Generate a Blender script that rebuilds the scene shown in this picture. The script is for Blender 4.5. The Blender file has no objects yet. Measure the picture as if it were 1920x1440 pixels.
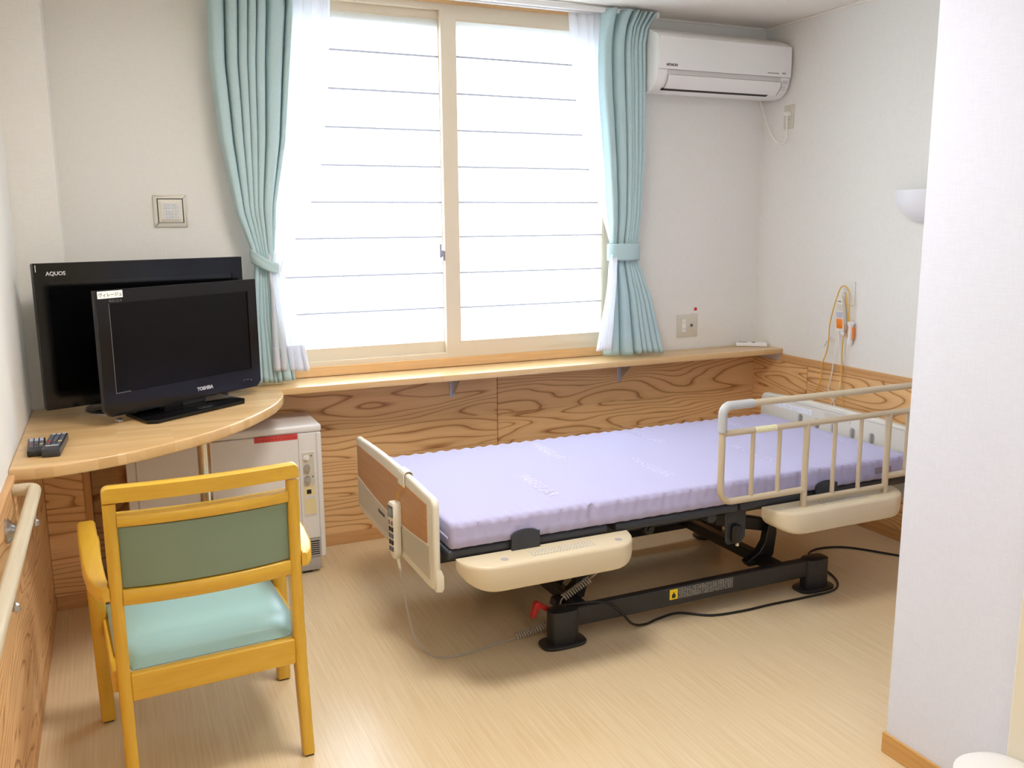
import bpy, bmesh, math, random
from mathutils import Vector, Matrix
random.seed(7)
PI = math.pi
sc = bpy.context.scene
C = sc.collection

# ------------------------------------------------------------------ camera, world, lights, exposure
cam_d = bpy.data.cameras.new('camera'); cam = bpy.data.objects.new('camera', cam_d); C.objects.link(cam)
cam_d.sensor_fit = 'HORIZONTAL'; cam_d.sensor_width = 36.0
cam_d.lens = 1666.19 / 1920.0 * 36.0
cam_d.clip_start = 0.02
R_ = Vector((0.912122, -0.409844, -0.007791)); U_ = Vector((0.080096, 0.159551, 0.983935)); F_ = Vector((0.402017, 0.898093, -0.178357))
cam.matrix_world = Matrix(((R_.x, U_.x, -F_.x, 0.31478), (R_.y, U_.y, -F_.y, -4.02665), (R_.z, U_.z, -F_.z, 1.5), (0, 0, 0, 1)))
sc.camera = cam
sc.view_settings.view_transform = 'Standard'
sc.view_settings.look = 'None'
sc.view_settings.exposure = 0.0
sc.view_settings.gamma = 1.0
sc.view_settings.use_curve_mapping = False
sc.cycles.use_denoising = True
sc.cycles.diffuse_bounces = 6
sc.cycles.max_bounces = 16

W_STRENGTH = 11.5
world = bpy.data.worlds.new('sky'); sc.world = world; world.use_nodes = True
wn = world.node_tree.nodes; wn['Background'].inputs[0].default_value = (0.75, 0.87, 1.0, 1); wn['Background'].inputs[1].default_value = W_STRENGTH

def area_light(name, loc, rot, size, size_y, power, color, shape='RECTANGLE'):
    l = bpy.data.lights.new(name, 'AREA'); l.shape = shape; l.size = size
    if shape in ('RECTANGLE', 'ELLIPSE'): l.size_y = size_y
    l.energy = power; l.color = color
    o = bpy.data.objects.new(name, l); C.objects.link(o); o.location = loc; o.rotation_euler = rot
    return o
area_light('ceiling_lamp', (1.25, -1.75, 2.44), (0, 0, 0), 0.60, 0.60, 30, (1.0, 0.95, 0.89), 'DISK')
area_light('hallway_lamp', (0.65, -4.55, 2.44), (0, 0, 0), 0.50, 0.50, 14, (0.90, 0.95, 1.0), 'DISK')

# ------------------------------------------------------------------ material helpers
def lin(c):
    return tuple(((x / 255) / 12.92 if x / 255 <= 0.04045 else (((x / 255) + 0.055) / 1.055) ** 2.4) for x in c)
def newmat(name):
    m = bpy.data.materials.new(name); m.use_nodes = True
    nt = m.node_tree; return m, nt, nt.nodes['Principled BSDF']
def N(nt, typ, **kw):
    n = nt.nodes.new(typ)
    for k, v in kw.items():
        if k.startswith('i_'):
            n.inputs[int(k[2:])].default_value = v
        else: setattr(n, k, v)
    return n
def L(nt, a, b): nt.links.new(a, b)
def plain(name, rgb, rough=0.5, metal=0.0, bump=0.0, bscale=300.0, spec=0.5, var=0.0, coat=0.0):
    m, nt, b = newmat(name)
    b.inputs['Base Color'].default_value = (*lin(rgb), 1); b.inputs['Roughness'].default_value = rough
    b.inputs['Metallic'].default_value = metal; b.inputs['Specular IOR Level'].default_value = spec
    b.inputs['Coat Weight'].default_value = coat
    if bump > 0 or var > 0:
        g = N(nt, 'ShaderNodeNewGeometry')
        n = N(nt, 'ShaderNodeTexNoise'); n.inputs['Scale'].default_value = bscale; n.inputs['Detail'].default_value = 3
        L(nt, g.outputs['Position'], n.inputs['Vector'])
        if bump > 0:
            bp = N(nt, 'ShaderNodeBump'); bp.inputs['Strength'].default_value = bump; bp.inputs['Distance'].default_value = 0.002
            L(nt, n.outputs['Fac'], bp.inputs['Height']); L(nt, bp.outputs['Normal'], b.inputs['Normal'])
        if var > 0:
            n2 = N(nt, 'ShaderNodeTexNoise'); n2.inputs['Scale'].default_value = 6.0; L(nt, g.outputs['Position'], n2.inputs['Vector'])
            mx = N(nt, 'ShaderNodeMix', data_type='RGBA')
            c = lin(rgb); mx.inputs[6].default_value = (*[x * (1 - var) for x in c], 1); mx.inputs[7].default_value = (*[min(1, x * (1 + var)) for x in c], 1)
            L(nt, n2.outputs['Fac'], mx.inputs[0]); L(nt, mx.outputs[2], b.inputs['Base Color'])
    return m
def ramp(nt, stops, interp='LINEAR'):
    r = N(nt, 'ShaderNodeValToRGB'); e = r.color_ramp.elements; r.color_ramp.interpolation = interp
    while len(e) < len(stops): e.new(0.5)
    for k, (p, c) in enumerate(stops): e[k].position = p; e[k].color = (*c, 1)
    return r
def math_n(nt, op, a=None, b=None, va=None, vb=None):
    n = N(nt, 'ShaderNodeMath', operation=op)
    if a is not None: L(nt, a, n.inputs[0])
    if b is not None: L(nt, b, n.inputs[1])
    if va is not None: n.inputs[0].default_value = va
    if vb is not None: n.inputs[1].default_value = vb
    return n.outputs[0]

def cedar(name, base, light, dark, along, freq=19.0, rough=0.45):
    """flat sawn softwood: contour lines of a stretched noise field make cathedral grain; 'along' is the grain axis"""
    m, nt, b = newmat(name)
    g = N(nt, 'ShaderNodeNewGeometry'); s = N(nt, 'ShaderNodeSeparateXYZ'); L(nt, g.outputs['Position'], s.inputs[0])
    oi = N(nt, 'ShaderNodeObjectInfo')
    l_ = math_n(nt, 'ADD', s.outputs['X'], s.outputs['Y']) if along == 'H' else s.outputs['Z']
    a_ = s.outputs['Z'] if along == 'H' else math_n(nt, 'ADD', s.outputs['X'], s.outputs['Y'])
    off = math_n(nt, 'MULTIPLY', oi.outputs['Random'], vb=37.0)
    def field(sl, sa, detail, dist=0.0):
        v = N(nt, 'ShaderNodeCombineXYZ')
        L(nt, math_n(nt, 'ADD', math_n(nt, 'MULTIPLY', l_, vb=sl), off), v.inputs[0])
        L(nt, math_n(nt, 'MULTIPLY', a_, vb=sa), v.inputs[1]); L(nt, off, v.inputs[2])
        t = N(nt, 'ShaderNodeTexNoise'); t.inputs['Scale'].default_value = 1.0; t.inputs['Detail'].default_value = detail
        t.inputs['Roughness'].default_value = 0.45; t.inputs['Distortion'].default_value = dist
        L(nt, v.outputs[0], t.inputs['Vector']); return t.outputs['Fac']
    f = field(0.75, 4.6, 1.8, 0.3)
    # a steady drift across the board keeps the rings going where the noise is flat
    ring = math_n(nt, 'FRACT', math_n(nt, 'ADD', math_n(nt, 'MULTIPLY', f, vb=freq), math_n(nt, 'MULTIPLY', a_, vb=24.0)))
    fib = field(5.0, 260.0, 2.0)
    blot = field(1.2, 2.5, 2.0)
    r = ramp(nt, [(0.0, dark), (0.05, base), (0.35, light), (0.78, light), (0.86, base), (0.95, tuple(0.35 * x + 0.65 * y for x, y in zip(base, dark))), (1.0, dark)])
    L(nt, ring, r.inputs[0])
    mx = N(nt, 'ShaderNodeMix', data_type='RGBA', blend_type='MULTIPLY'); mx.inputs[0].default_value = 1.0
    L(nt, r.outputs[0], mx.inputs[6])
    r2 = ramp(nt, [(0.25, (0.82, 0.80, 0.78)), (0.75, (1.12, 1.12, 1.12))])
    L(nt, math_n(nt, 'ADD', math_n(nt, 'MULTIPLY', fib, vb=0.45), math_n(nt, 'MULTIPLY', blot, vb=0.55)), r2.inputs[0])
    L(nt, r2.outputs[0], mx.inputs[7]); L(nt, mx.outputs[2], b.inputs['Base Color'])
    b.inputs['Roughness'].default_value = rough
    bp = N(nt, 'ShaderNodeBump'); bp.inputs['Strength'].default_value = 0.12; bp.inputs['Distance'].default_value = 0.001
    L(nt, ring, bp.inputs['Height']); L(nt, bp.outputs['Normal'], b.inputs['Normal'])
    return m

def streaky(name, c1, c2, axis, sl=2.5, sa=120.0, rough=0.4, amount=(0.3, 0.7), coat=0.0, bump=0.0):
    """fine straight grain along one axis ('X', 'Y' or 'Z')"""
    m, nt, b = newmat(name)
    g = N(nt, 'ShaderNodeNewGeometry'); mp = N(nt, 'ShaderNodeMapping')
    mp.inputs['Scale'].default_value = tuple(sl if a == axis else sa for a in 'XYZ')
    L(nt, g.outputs['Position'], mp.inputs['Vector'])
    n = N(nt, 'ShaderNodeTexNoise'); n.inputs['Scale'].default_value = 1; n.inputs['Detail'].default_value = 3; n.inputs['Roughness'].default_value = 0.6
    L(nt, mp.outputs[0], n.inputs['Vector'])
    r = ramp(nt, [(amount[0], lin(c1)), (amount[1], lin(c2))]); L(nt, n.outputs['Fac'], r.inputs[0])
    L(nt, r.outputs[0], b.inputs['Base Color']); b.inputs['Roughness'].default_value = rough
    b.inputs['Coat Weight'].default_value = coat; b.inputs['Coat Roughness'].default_value = 0.12
    if bump:
        bp = N(nt, 'ShaderNodeBump'); bp.inputs['Strength'].default_value = bump; bp.inputs['Distance'].default_value = 0.001
        L(nt, n.outputs['Fac'], bp.inputs['Height']); L(nt, bp.outputs['Normal'], b.inputs['Normal'])
    return m

def laminated(name):
    """finger-jointed board: long flush staves along X, each a little lighter or darker"""
    m, nt, b = newmat(name)
    g = N(nt, 'ShaderNodeNewGeometry')
    br = N(nt, 'ShaderNodeTexBrick'); br.offset = 0.37; br.inputs['Scale'].default_value = 1.0
    br.inputs['Brick Width'].default_value = 0.46; br.inputs['Row Height'].default_value = 0.032; br.inputs['Mortar Size'].default_value = 0.0004
    br.inputs['Color1'].default_value = (0, 0, 0, 1); br.inputs['Color2'].default_value = (1, 1, 1, 1); br.inputs['Mortar'].default_value = (0.2, 0.2, 0.2, 1)
    s = N(nt, 'ShaderNodeSeparateXYZ'); L(nt, g.outputs['Position'], s.inputs[0])
    cb = N(nt, 'ShaderNodeCombineXYZ'); L(nt, s.outputs['X'], cb.inputs[0])
    L(nt, s.outputs['Y'], cb.inputs[1])
    L(nt, cb.outputs[0], br.inputs['Vector'])
    mp = N(nt, 'ShaderNodeMapping'); mp.inputs['Scale'].default_value = (4, 140, 140); L(nt, g.outputs['Position'], mp.inputs['Vector'])
    n = N(nt, 'ShaderNodeTexNoise'); n.inputs['Scale'].default_value = 1; n.inputs['Detail'].default_value = 3; L(nt, mp.outputs[0], n.inputs['Vector'])
    f = math_n(nt, 'ADD', math_n(nt, 'MULTIPLY', br.outputs['Color'], vb=0.55), math_n(nt, 'MULTIPLY', n.outputs['Fac'], vb=0.45))
    r = ramp(nt, [(0.15, lin((207, 167, 112))), (0.5, lin((219, 180, 126))), (0.85, lin((227, 191, 139)))]); L(nt, f, r.inputs[0])
    L(nt, r.outputs[0], b.inputs['Base Color']); b.inputs['Roughness'].default_value = 0.33; b.inputs['Coat Weight'].default_value = 0.25; b.inputs['Coat Roughness'].default_value = 0.2
    return m

def wallpaper(name, rgb):
    m, nt, b = newmat(name)
    g = N(nt, 'ShaderNodeNewGeometry')
    hs = []
    for sca in ((60, 60, 900), (900, 900, 60)):
        mp = N(nt, 'ShaderNodeMapping'); mp.inputs['Scale'].default_value = sca; L(nt, g.outputs['Position'], mp.inputs['Vector'])
        n = N(nt, 'ShaderNodeTexNoise'); n.inputs['Scale'].default_value = 0.45; n.inputs['Detail'].default_value = 2; L(nt, mp.outputs[0], n.inputs['Vector']); hs.append(n.outputs['Fac'])
    h = math_n(nt, 'ADD', hs[0], hs[1])
    r = ramp(nt, [(0.30, lin(tuple(c - 5 for c in rgb))), (0.70, lin(tuple(min(255, c + 3) for c in rgb)))]); L(nt, math_n(nt, 'MULTIPLY', h, vb=0.5), r.inputs[0])
    L(nt, r.outputs[0], b.inputs['Base Color']); b.inputs['Roughness'].default_value = 0.75; b.inputs['Specular IOR Level'].default_value = 0.25
    bp = N(nt, 'ShaderNodeBump'); bp.inputs['Strength'].default_value = 0.10; bp.inputs['Distance'].default_value = 0.001
    L(nt, h, bp.inputs['Height']); L(nt, bp.outputs['Normal'], b.inputs['Normal'])
    return m

def fabric(name, rgb, transl=0.25, weave=900.0, sheer=0.0, rough=0.9, tint=None):
    m, nt, b = newmat(name)
    out = nt.nodes['Material Output']
    g = N(nt, 'ShaderNodeNewGeometry')
    n = N(nt, 'ShaderNodeTexNoise'); n.inputs['Scale'].default_value = weave; n.inputs['Detail'].default_value = 1; L(nt, g.outputs['Position'], n.inputs['Vector'])
    c = lin(rgb)
    r = ramp(nt, [(0.3, tuple(x * 0.84 for x in c)), (0.7, tuple(min(1, x * 1.10) for x in c))]); L(nt, n.outputs['Fac'], r.inputs[0])
    L(nt, r.outputs[0], b.inputs['Base Color']); b.inputs['Roughness'].default_value = rough; b.inputs['Specular IOR Level'].default_value = 0.15
    b.inputs['Sheen Weight'].default_value = 0.15
    t = N(nt, 'ShaderNodeBsdfTranslucent'); t.inputs[0].default_value = (*(tint or c), 1)
    mx = N(nt, 'ShaderNodeMixShader'); mx.inputs[0].default_value = transl
    L(nt, b.outputs[0], mx.inputs[1]); L(nt, t.outputs[0], mx.inputs[2]); last = mx
    if sheer > 0:
        tr = N(nt, 'ShaderNodeBsdfTransparent'); m2 = N(nt, 'ShaderNodeMixShader'); m2.inputs[0].default_value = sheer
        L(nt, last.outputs[0], m2.inputs[1]); L(nt, tr.outputs[0], m2.inputs[2]); last = m2
    L(nt, last.outputs[0], out.inputs[0])
    return m

def mattress_fabric(name, rgb):
    m, nt, b = newmat(name)
    g = N(nt, 'ShaderNodeNewGeometry'); mp = N(nt, 'ShaderNodeMapping'); mp.inputs['Rotation'].default_value = (0.6, 0.7, 0.75); L(nt, g.outputs['Position'], mp.inputs['Vector'])
    w = N(nt, 'ShaderNodeTexWave'); w.inputs['Scale'].default_value = 60.0; w.inputs['Distortion'].default_value = 1.2; w.inputs['Detail'].default_value = 1; L(nt, mp.outputs[0], w.inputs['Vector'])
    c = lin(rgb); r = ramp(nt, [(0.0, tuple(x * 0.965 for x in c)), (1.0, tuple(min(1, x * 1.02) for x in c))]); L(nt, w.outputs['Fac'], r.inputs[0]); L(nt, r.outputs[0], b.inputs['Base Color'])
    b.inputs['Roughness'].default_value = 0.85; b.inputs['Sheen Weight'].default_value = 0.2; b.inputs['Specular IOR Level'].default_value = 0.2
    bp = N(nt, 'ShaderNodeBump'); bp.inputs['Strength'].default_value = 0.05; bp.inputs['Distance'].default_value = 0.001; L(nt, w.outputs['Fac'], bp.inputs['Height']); L(nt, bp.outputs['Normal'], b.inputs['Normal'])
    return m

def print_mat(name, paper, ink, axes, row=0.006, word=0.02, rough=0.5):
    """small print too fine to read: rows of short dashes on a paper or film ground; axes picks the plane, e.g. 'XZ'"""
    m, nt, b = newmat(name)
    g = N(nt, 'ShaderNodeNewGeometry'); s = N(nt, 'ShaderNodeSeparateXYZ'); L(nt, g.outputs['Position'], s.inputs[0])
    cb = N(nt, 'ShaderNodeCombineXYZ'); L(nt, s.outputs[axes[0]], cb.inputs[0]); L(nt, s.outputs[axes[1]], cb.inputs[1])
    br = N(nt, 'ShaderNodeTexBrick'); br.offset = 0.31; br.squash = 0.7; br.inputs['Scale'].default_value = 1.0
    br.inputs['Brick Width'].default_value = word; br.inputs['Row Height'].default_value = row; br.inputs['Mortar Size'].default_value = row * 0.28; br.inputs['Mortar Smooth'].default_value = 0.1
    L(nt, cb.outputs[0], br.inputs['Vector'])
    n = N(nt, 'ShaderNodeTexNoise'); n.inputs['Scale'].default_value = 500; L(nt, g.outputs['Position'], n.inputs['Vector'])
    f = math_n(nt, 'MULTIPLY', math_n(nt, 'SUBTRACT', va=1.0, b=br.outputs['Fac']), math_n(nt, 'GREATER_THAN', n.outputs['Fac'], vb=0.46))
    mx = N(nt, 'ShaderNodeMix', data_type='RGBA'); mx.inputs[6].default_value = (*lin(paper), 1); mx.inputs[7].default_value = (*lin(ink), 1)
    L(nt, f, mx.inputs[0]); L(nt, mx.outputs[2], b.inputs['Base Color']); b.inputs['Roughness'].default_value = rough
    return m

def frosted(name):
    m, nt, b = newmat(name); out = nt.nodes['Material Output']
    t = N(nt, 'ShaderNodeBsdfTranslucent'); t.inputs[0].default_value = (0.93, 0.96, 0.98, 1)
    gl = N(nt, 'ShaderNodeBsdfGlossy'); gl.inputs['Roughness'].default_value = 0.35; gl.inputs['Color'].default_value = (0.9, 0.9, 0.9, 1)
    mx = N(nt, 'ShaderNodeMixShader'); mx.inputs[0].default_value = 0.05
    L(nt, t.outputs[0], mx.inputs[1]); L(nt, gl.outputs[0], mx.inputs[2]); L(nt, mx.outputs[0], out.inputs[0])
    return m
def clear(name, tint=(0.97, 0.98, 0.98, 1)):
    m, nt, b = newmat(name); out = nt.nodes['Material Output']
    t = N(nt, 'ShaderNodeBsdfTransparent'); t.inputs[0].default_value = tint; L(nt, t.outputs[0], out.inputs[0]); return m

M = dict(
    wall=wallpaper('wallpaper', (234, 231, 224)), white_wall=wallpaper('white_wallpaper', (224, 230, 247)),
    ceiling=plain('ceiling_paper', (238, 232, 222), 0.9, bump=0.05, bscale=400),
    floor=streaky('floor_vinyl', (219, 195, 155), (231, 211, 175), 'Y', 3.0, 130.0, 0.24, (0.30, 0.72), coat=0.0),
    cedar=cedar('cedar_panel', lin((227, 180, 124)), lin((238, 194, 138)), lin((168, 110, 62)), 'H'),
    trim=streaky('cedar_trim', (196, 146, 92), (217, 168, 112), 'Y', 3, 110, 0.45),
    trim_x=streaky('cedar_trim_x', (196, 146, 92), (217, 168, 112), 'X', 3, 110, 0.45),
    trim_z=streaky('cedar_trim_z', (186, 134, 80), (206, 154, 98), 'Z', 3, 110, 0.45),
    casing=streaky('window_casing', (216, 172, 118), (230, 190, 138), 'X', 3, 90, 0.4),
    honey=streaky('honey_baseboard', (198, 148, 80), (214, 166, 98), 'Y', 3, 110, 0.4),
    lam=laminated('laminated_board'), alum=plain('beige_aluminium', (224, 210, 186), 0.38, spec=0.5),
    frost=frosted('frosted_glass'), clear=clear('clear_edge'), bar=clear('tinted_strip', (0.37, 0.345, 0.345, 1)),
    lock=plain('lock_grey', (165, 163, 178), 0.35, 0.3),
    teal=fabric('teal_cloth', (190, 215, 217), 0.08, 700.0), sheer=fabric('sheer_cloth', (246, 246, 250), 0.48, 1200.0, 0.12, tint=(0.95, 0.96, 1.0)),
    white=plain('white_plastic', (238, 236, 233), 0.32), offwhite=plain('offwhite_plastic', (228, 222, 208), 0.4), grey_pl=plain('grey_plastic', (176, 174, 172), 0.45),
    dark=plain('dark_slot', (26, 25, 25), 0.6), black=plain('black_gloss', (12, 12, 14), 0.13, spec=0.38), black_m=plain('black_satin', (30, 30, 33), 0.35),
    screen=plain('screen_glass', (6, 6, 8), 0.10), screen2=plain('screen_matte', (7, 7, 9), 0.22, spec=0.2), graphite=plain('graphite', (52, 54, 60), 0.3),
    bedsteel=plain('bed_steel', (50, 53, 60), 0.42), bedblack=plain('bed_black', (28, 29, 31), 0.42), legblack=plain('leg_black', (38, 38, 40), 0.38),
    cream=plain('cream_plastic', (217, 203, 173), 0.38, bump=0.03, bscale=500), creamlight=plain('cream_light', (229, 224, 208), 0.3),
    silverbeige=plain('silver_beige', (205, 198, 182), 0.35, 0.15), headgrey=plain('head_grey', (207, 201, 188), 0.42),
    brownpanel=streaky('brown_panel', (186, 132, 78), (199, 146, 92), 'Y', 4, 160, 0.4), railbeige=plain('rail_beige', (200, 184, 155), 0.36), railgrey=plain('rail_grey', (186, 188, 190), 0.4),
    mattress=mattress_fabric('lilac_ticking', (181, 176, 210)), print_w=plain('woven_white', (200, 194, 224), 0.8),
    chairwood=streaky('honey_beech', (216, 170, 52), (229, 184, 64), 'Z', 6, 60, 0.33, coat=0.2), chairwood_x=streaky('honey_beech_x', (216, 170, 52), (229, 184, 64), 'X', 6, 60, 0.33, coat=0.2), chairwood_y=streaky('honey_beech_y', (216, 170, 52), (229, 184, 64), 'Y', 6, 60, 0.33, coat=0.2),
    vinyl=plain('green_vinyl_lit', (160, 200, 198), 0.34, bump=0.12, bscale=500), vinyl_shaded=plain('green_vinyl_shaded', (128, 148, 126), 0.42, bump=0.08, bscale=500),  # seat vinyl lightened for window light, same vinyl darkened on the shaded back
    chrome=plain('chrome', (225, 225, 226), 0.12, 1.0), steel=plain('steel', (190, 190, 194), 0.3, 0.9), handrail=streaky('handrail_wood', (200, 185, 156), (212, 198, 170), 'Y', 3, 80, 0.4),
    red=plain('red_plastic', (190, 40, 34), 0.45), redtape=print_mat('red_tape', (214, 74, 72), (140, 22, 26), 'XZ', 0.010, 0.013), yellow=plain('yellow', (246, 214, 30), 0.5), orange=plain('orange', (240, 132, 34), 0.4), orangecord=plain('orange_cord', (226, 176, 70), 0.5),
    whitecord=plain('white_cord', (240, 236, 226), 0.5), greycord=plain('grey_cord', (178, 170, 158), 0.5), blackcord=plain('black_cord', (18, 18, 18), 0.45),
    ink=plain('ink', (70, 70, 76), 0.6), ink_dark=plain('ink_dark', (24, 24, 28), 0.6), silver=plain('silver_print', (214, 214, 216), 0.3, 0.5), dimprint=plain('dim_print', (96, 96, 98), 0.5),
    paper=plain('paper', (248, 248, 246), 0.6), lcd=plain('lcd', (150, 156, 150), 0.3), cream_label=plain('cream_label', (234, 220, 170), 0.5), lilacbtn=plain('button_lilac', (186, 188, 206), 0.4), amber=plain('button_amber', (226, 190, 130), 0.4),
    heater=plain('heater_white', (232, 230, 228), 0.35), heater_g=plain('heater_grey', (178, 174, 170), 0.4), btn=plain('button_grey', (96, 100, 112), 0.45),
    plate=plain('plate_grey', (212, 206, 190), 0.4), lampshade=plain('lamp_white', (236, 236, 238), 0.35),
    jamb=plain('door_jamb_cream', (232, 226, 208), 0.5, bump=0.05), tag_mauve=plain('tag_mauve', (150, 136, 150), 0.7), plate_white=plain('plate_white', (226, 224, 218), 0.45), band_grey=plain('band_grey', (206, 202, 200), 0.4), slot_shade=plain('slot_shade', (132, 124, 112), 0.6), concrete=plain('asphalt', (112, 110, 107), 0.9), outwall=plain('outside_wall', (226, 222, 214), 0.9),
    boxlabel=print_mat('box_label', (222, 212, 190), (70, 66, 60), 'XY', 0.009, 0.012), darklabel=print_mat('dark_label', (56, 55, 53), (206, 204, 198), 'XZ', 0.0055, 0.012),
    headlabel=print_mat('head_label', (238, 238, 242), (110, 110, 122), 'YZ', 0.008, 0.016), switchlabel=print_mat('switch_label', (226, 225, 224), (128, 134, 152), 'XZ', 0.006, 0.012),
    finelabel=print_mat('fine_label', (232, 230, 226), (150, 150, 152), 'XZ', 0.006, 0.008), tapelabel=print_mat('tape_label', (244, 240, 200), (190, 180, 140), 'XZ', 0.006, 0.012),
)
# printed cloth of the mattress should read only as a faint sheen
# ------------------------------------------------------------------ mesh helpers
class MB:
    def __init__(self, T=None): self.v = []; self.f = []; self.mi = []; self.T = T; self.cur = 0
    def add(self, vs, fs):
        b = len(self.v)
        for p in vs:
            p = Vector(p); self.v.append(self.T @ p if self.T else p)
        for f in fs: self.f.append([b + i for i in f]); self.mi.append(self.cur)
        return self
    def box(self, x0, x1, y0, y1, z0, z1, bevel=0.0, seg=2):
        if bevel <= 0:
            vs = [(x, y, z) for z in (z0, z1) for y in (y0, y1) for x in (x0, x1)]
            return self.add(vs, [(0, 2, 3, 1), (4, 5, 7, 6), (0, 1, 5, 4), (2, 6, 7, 3), (0, 4, 6, 2), (1, 3, 7, 5)])
        bm = bmesh.new(); bmesh.ops.create_cube(bm, size=1.0)
        for v in bm.verts: v.co = Vector(((x0 + x1) / 2 + v.co.x * (x1 - x0), (y0 + y1) / 2 + v.co.y * (y1 - y0), (z0 + z1) / 2 + v.co.z * (z1 - z0)))
        bv = min(bevel, 0.49 * min(x1 - x0, y1 - y0, z1 - z0))
        bmesh.ops.bevel(bm, geom=bm.edges[:], offset=bv, segments=seg, profile=0.5, affect='EDGES')
        return self.bm(bm)
    def bm(self, bm):
        bm.verts.index_update(); self.add([v.co.copy() for v in bm.verts], [[v.index for v in f.verts] for f in bm.faces]); bm.free(); return self
    def prism(self, poly, axis, a0, a1, bevel=0.0, seg=2):
        """poly: 2-D points. axis 'x': (y,z); 'y': (x,z); 'z': (x,y)"""
        def P(p, a): return {'x': (a, p[0], p[1]), 'y': (p[0], a, p[1]), 'z': (p[0], p[1], a)}[axis]
        n = len(poly)
        vs = [P(p, a0) for p in poly] + [P(p, a1) for p in poly]
        fs = [list(range(n))[::-1], list(range(n, 2 * n))] + [(i, (i + 1) % n, n + (i + 1) % n, n + i) for i in range(n)]
        if bevel <= 0: return self.add(vs, fs)
        bm = bmesh.new(); bv = [bm.verts.new(v) for v in vs]
        for f in fs: bm.faces.new([bv[i] for i in f])
        bmesh.ops.recalc_face_normals(bm, faces=bm.faces[:])
        caps = [e for e in bm.edges if abs(abs(e.verts[0].co[{'x': 0, 'y': 1, 'z': 2}[axis]]) - abs(e.verts[1].co[{'x': 0, 'y': 1, 'z': 2}[axis]])) < 1e-9]
        bmesh.ops.bevel(bm, geom=caps, offset=bevel, segments=seg, profile=0.5, affect='EDGES')
        return self.bm(bm)
    def loft(self, rings, closed=True, caps=True):
        n = len(rings[0]); vs = [p for r in rings for p in r]; fs = []
        for i in range(len(rings) - 1):
            for j in range(n if closed else n - 1):
                k = (j + 1) % n; fs.append((i * n + j, i * n + k, (i + 1) * n + k, (i + 1) * n + j))
        if caps and closed:
            fs.append(list(range(n))[::-1]); fs.append([(len(rings) - 1) * n + j for j in range(n)])
        return self.add(vs, fs)
    def tube(self, path, r, seg=10, closed=False):
        path = [Vector(p) for p in path]; rings = []; n = len(path)
        rr = r if isinstance(r, (list, tuple)) else [r] * n
        prev = None
        for i, p in enumerate(path):
            a = path[max(0, i - 1)]; b = path[min(n - 1, i + 1)]
            if closed: a = path[(i - 1) % n]; b = path[(i + 1) % n]
            t = (b - a).normalized()
            if prev is None:
                u = t.orthogonal().normalized()
            else:
                u = (prev - t * prev.dot(t)); u = u.normalized() if u.length > 1e-6 else t.orthogonal().normalized()
            prev = u; w = t.cross(u)
            rings.append([p + (u * math.cos(2 * PI * k / seg) + w * math.sin(2 * PI * k / seg)) * rr[i] for k in range(seg)])
        if closed: rings.append(rings[0])
        return self.loft(rings, True, not closed)
    def cyl(self, a, b, r, seg=16, r2=None): return self.tube([a, b], [r, r if r2 is None else r2], seg)
    def lathe(self, prof, c, seg=24, axis='z', a0=0.0, a1=2 * PI):
        full = abs(a1 - a0 - 2 * PI) < 1e-6; m = seg if full else seg + 1; rings = []
        for k in range(m):
            a = a0 + (a1 - a0) * k / seg; ring = []
            for r, h in prof:
                p = (r * math.cos(a), r * math.sin(a), h)
                if axis == 'y': p = (p[0], -h, p[1])
                if axis == 'x': p = (-h, p[0], p[1])
                ring.append((c[0] + p[0], c[1] + p[1], c[2] + p[2]))
            rings.append(ring)
        n = len(prof); vs = [p for r in rings for p in r]; fs = []
        for i in range(m if full else m - 1):
            j = (i + 1) % m
            for k in range(n - 1): fs.append((i * n + k, j * n + k, j * n + k + 1, i * n + k + 1))
        return self.add(vs, fs)
    def grid(self, fn, nu, nv):
        vs = [fn(i / nu, j / nv) for j in range(nv + 1) for i in range(nu + 1)]
        fs = [(j * (nu + 1) + i, j * (nu + 1) + i + 1, (j + 1) * (nu + 1) + i + 1, (j + 1) * (nu + 1) + i) for j in range(nv) for i in range(nu)]
        return self.add(vs, fs)
def origin_of(o):
    while o.parent: o = o.parent
    return Vector(o.location)
def obj(name, mb, mats, parent=None, smooth=35, label=None, loc=(0, 0, 0), recalc=True):
    """one mesh object; vertices are given in room coordinates"""
    o0 = origin_of(parent) if parent else Vector(loc)
    me = bpy.data.meshes.new(name); me.from_pydata([tuple(v - o0) for v in mb.v], [], mb.f)
    bm = bmesh.new(); bm.from_mesh(me); bmesh.ops.remove_doubles(bm, verts=bm.verts[:], dist=1e-6)
    if recalc: bmesh.ops.recalc_face_normals(bm, faces=bm.faces[:])
    mi = [f.material_index for f in bm.faces]; bm.to_mesh(me); bm.free()
    if not isinstance(mats, (list, tuple)): mats = [mats]
    for m in mats: me.materials.append(M[m] if isinstance(m, str) else m)
    if len(mats) > 1 and len(me.polygons) == len(mb.mi):
        for p, k in zip(me.polygons, mb.mi): p.material_index = k
    if smooth:
        me.polygons.foreach_set('use_smooth', [True] * len(me.polygons)); me.set_sharp_from_angle(angle=math.radians(smooth))
    o = bpy.data.objects.new(name, me); C.objects.link(o)
    if parent: o.parent = parent
    else: o.location = loc
    if label: o['label'] = label
    return o
def thing(name, label, cat, loc, group=None):
    o = bpy.data.objects.new(name, None); o.empty_display_size = 0.05; C.objects.link(o); o.location = loc
    o['label'] = label; o['category'] = cat
    if group: o['group'] = group
    return o
def tag(o, label, cat, group=None):
    o['label'] = label; o['category'] = cat
    if group: o['group'] = group
    return o
def struct(name, mb, mats, parent=None, smooth=0):
    o = obj(name, mb, mats, parent, smooth)
    if not parent: o['kind'] = 'structure'
    return o
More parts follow.
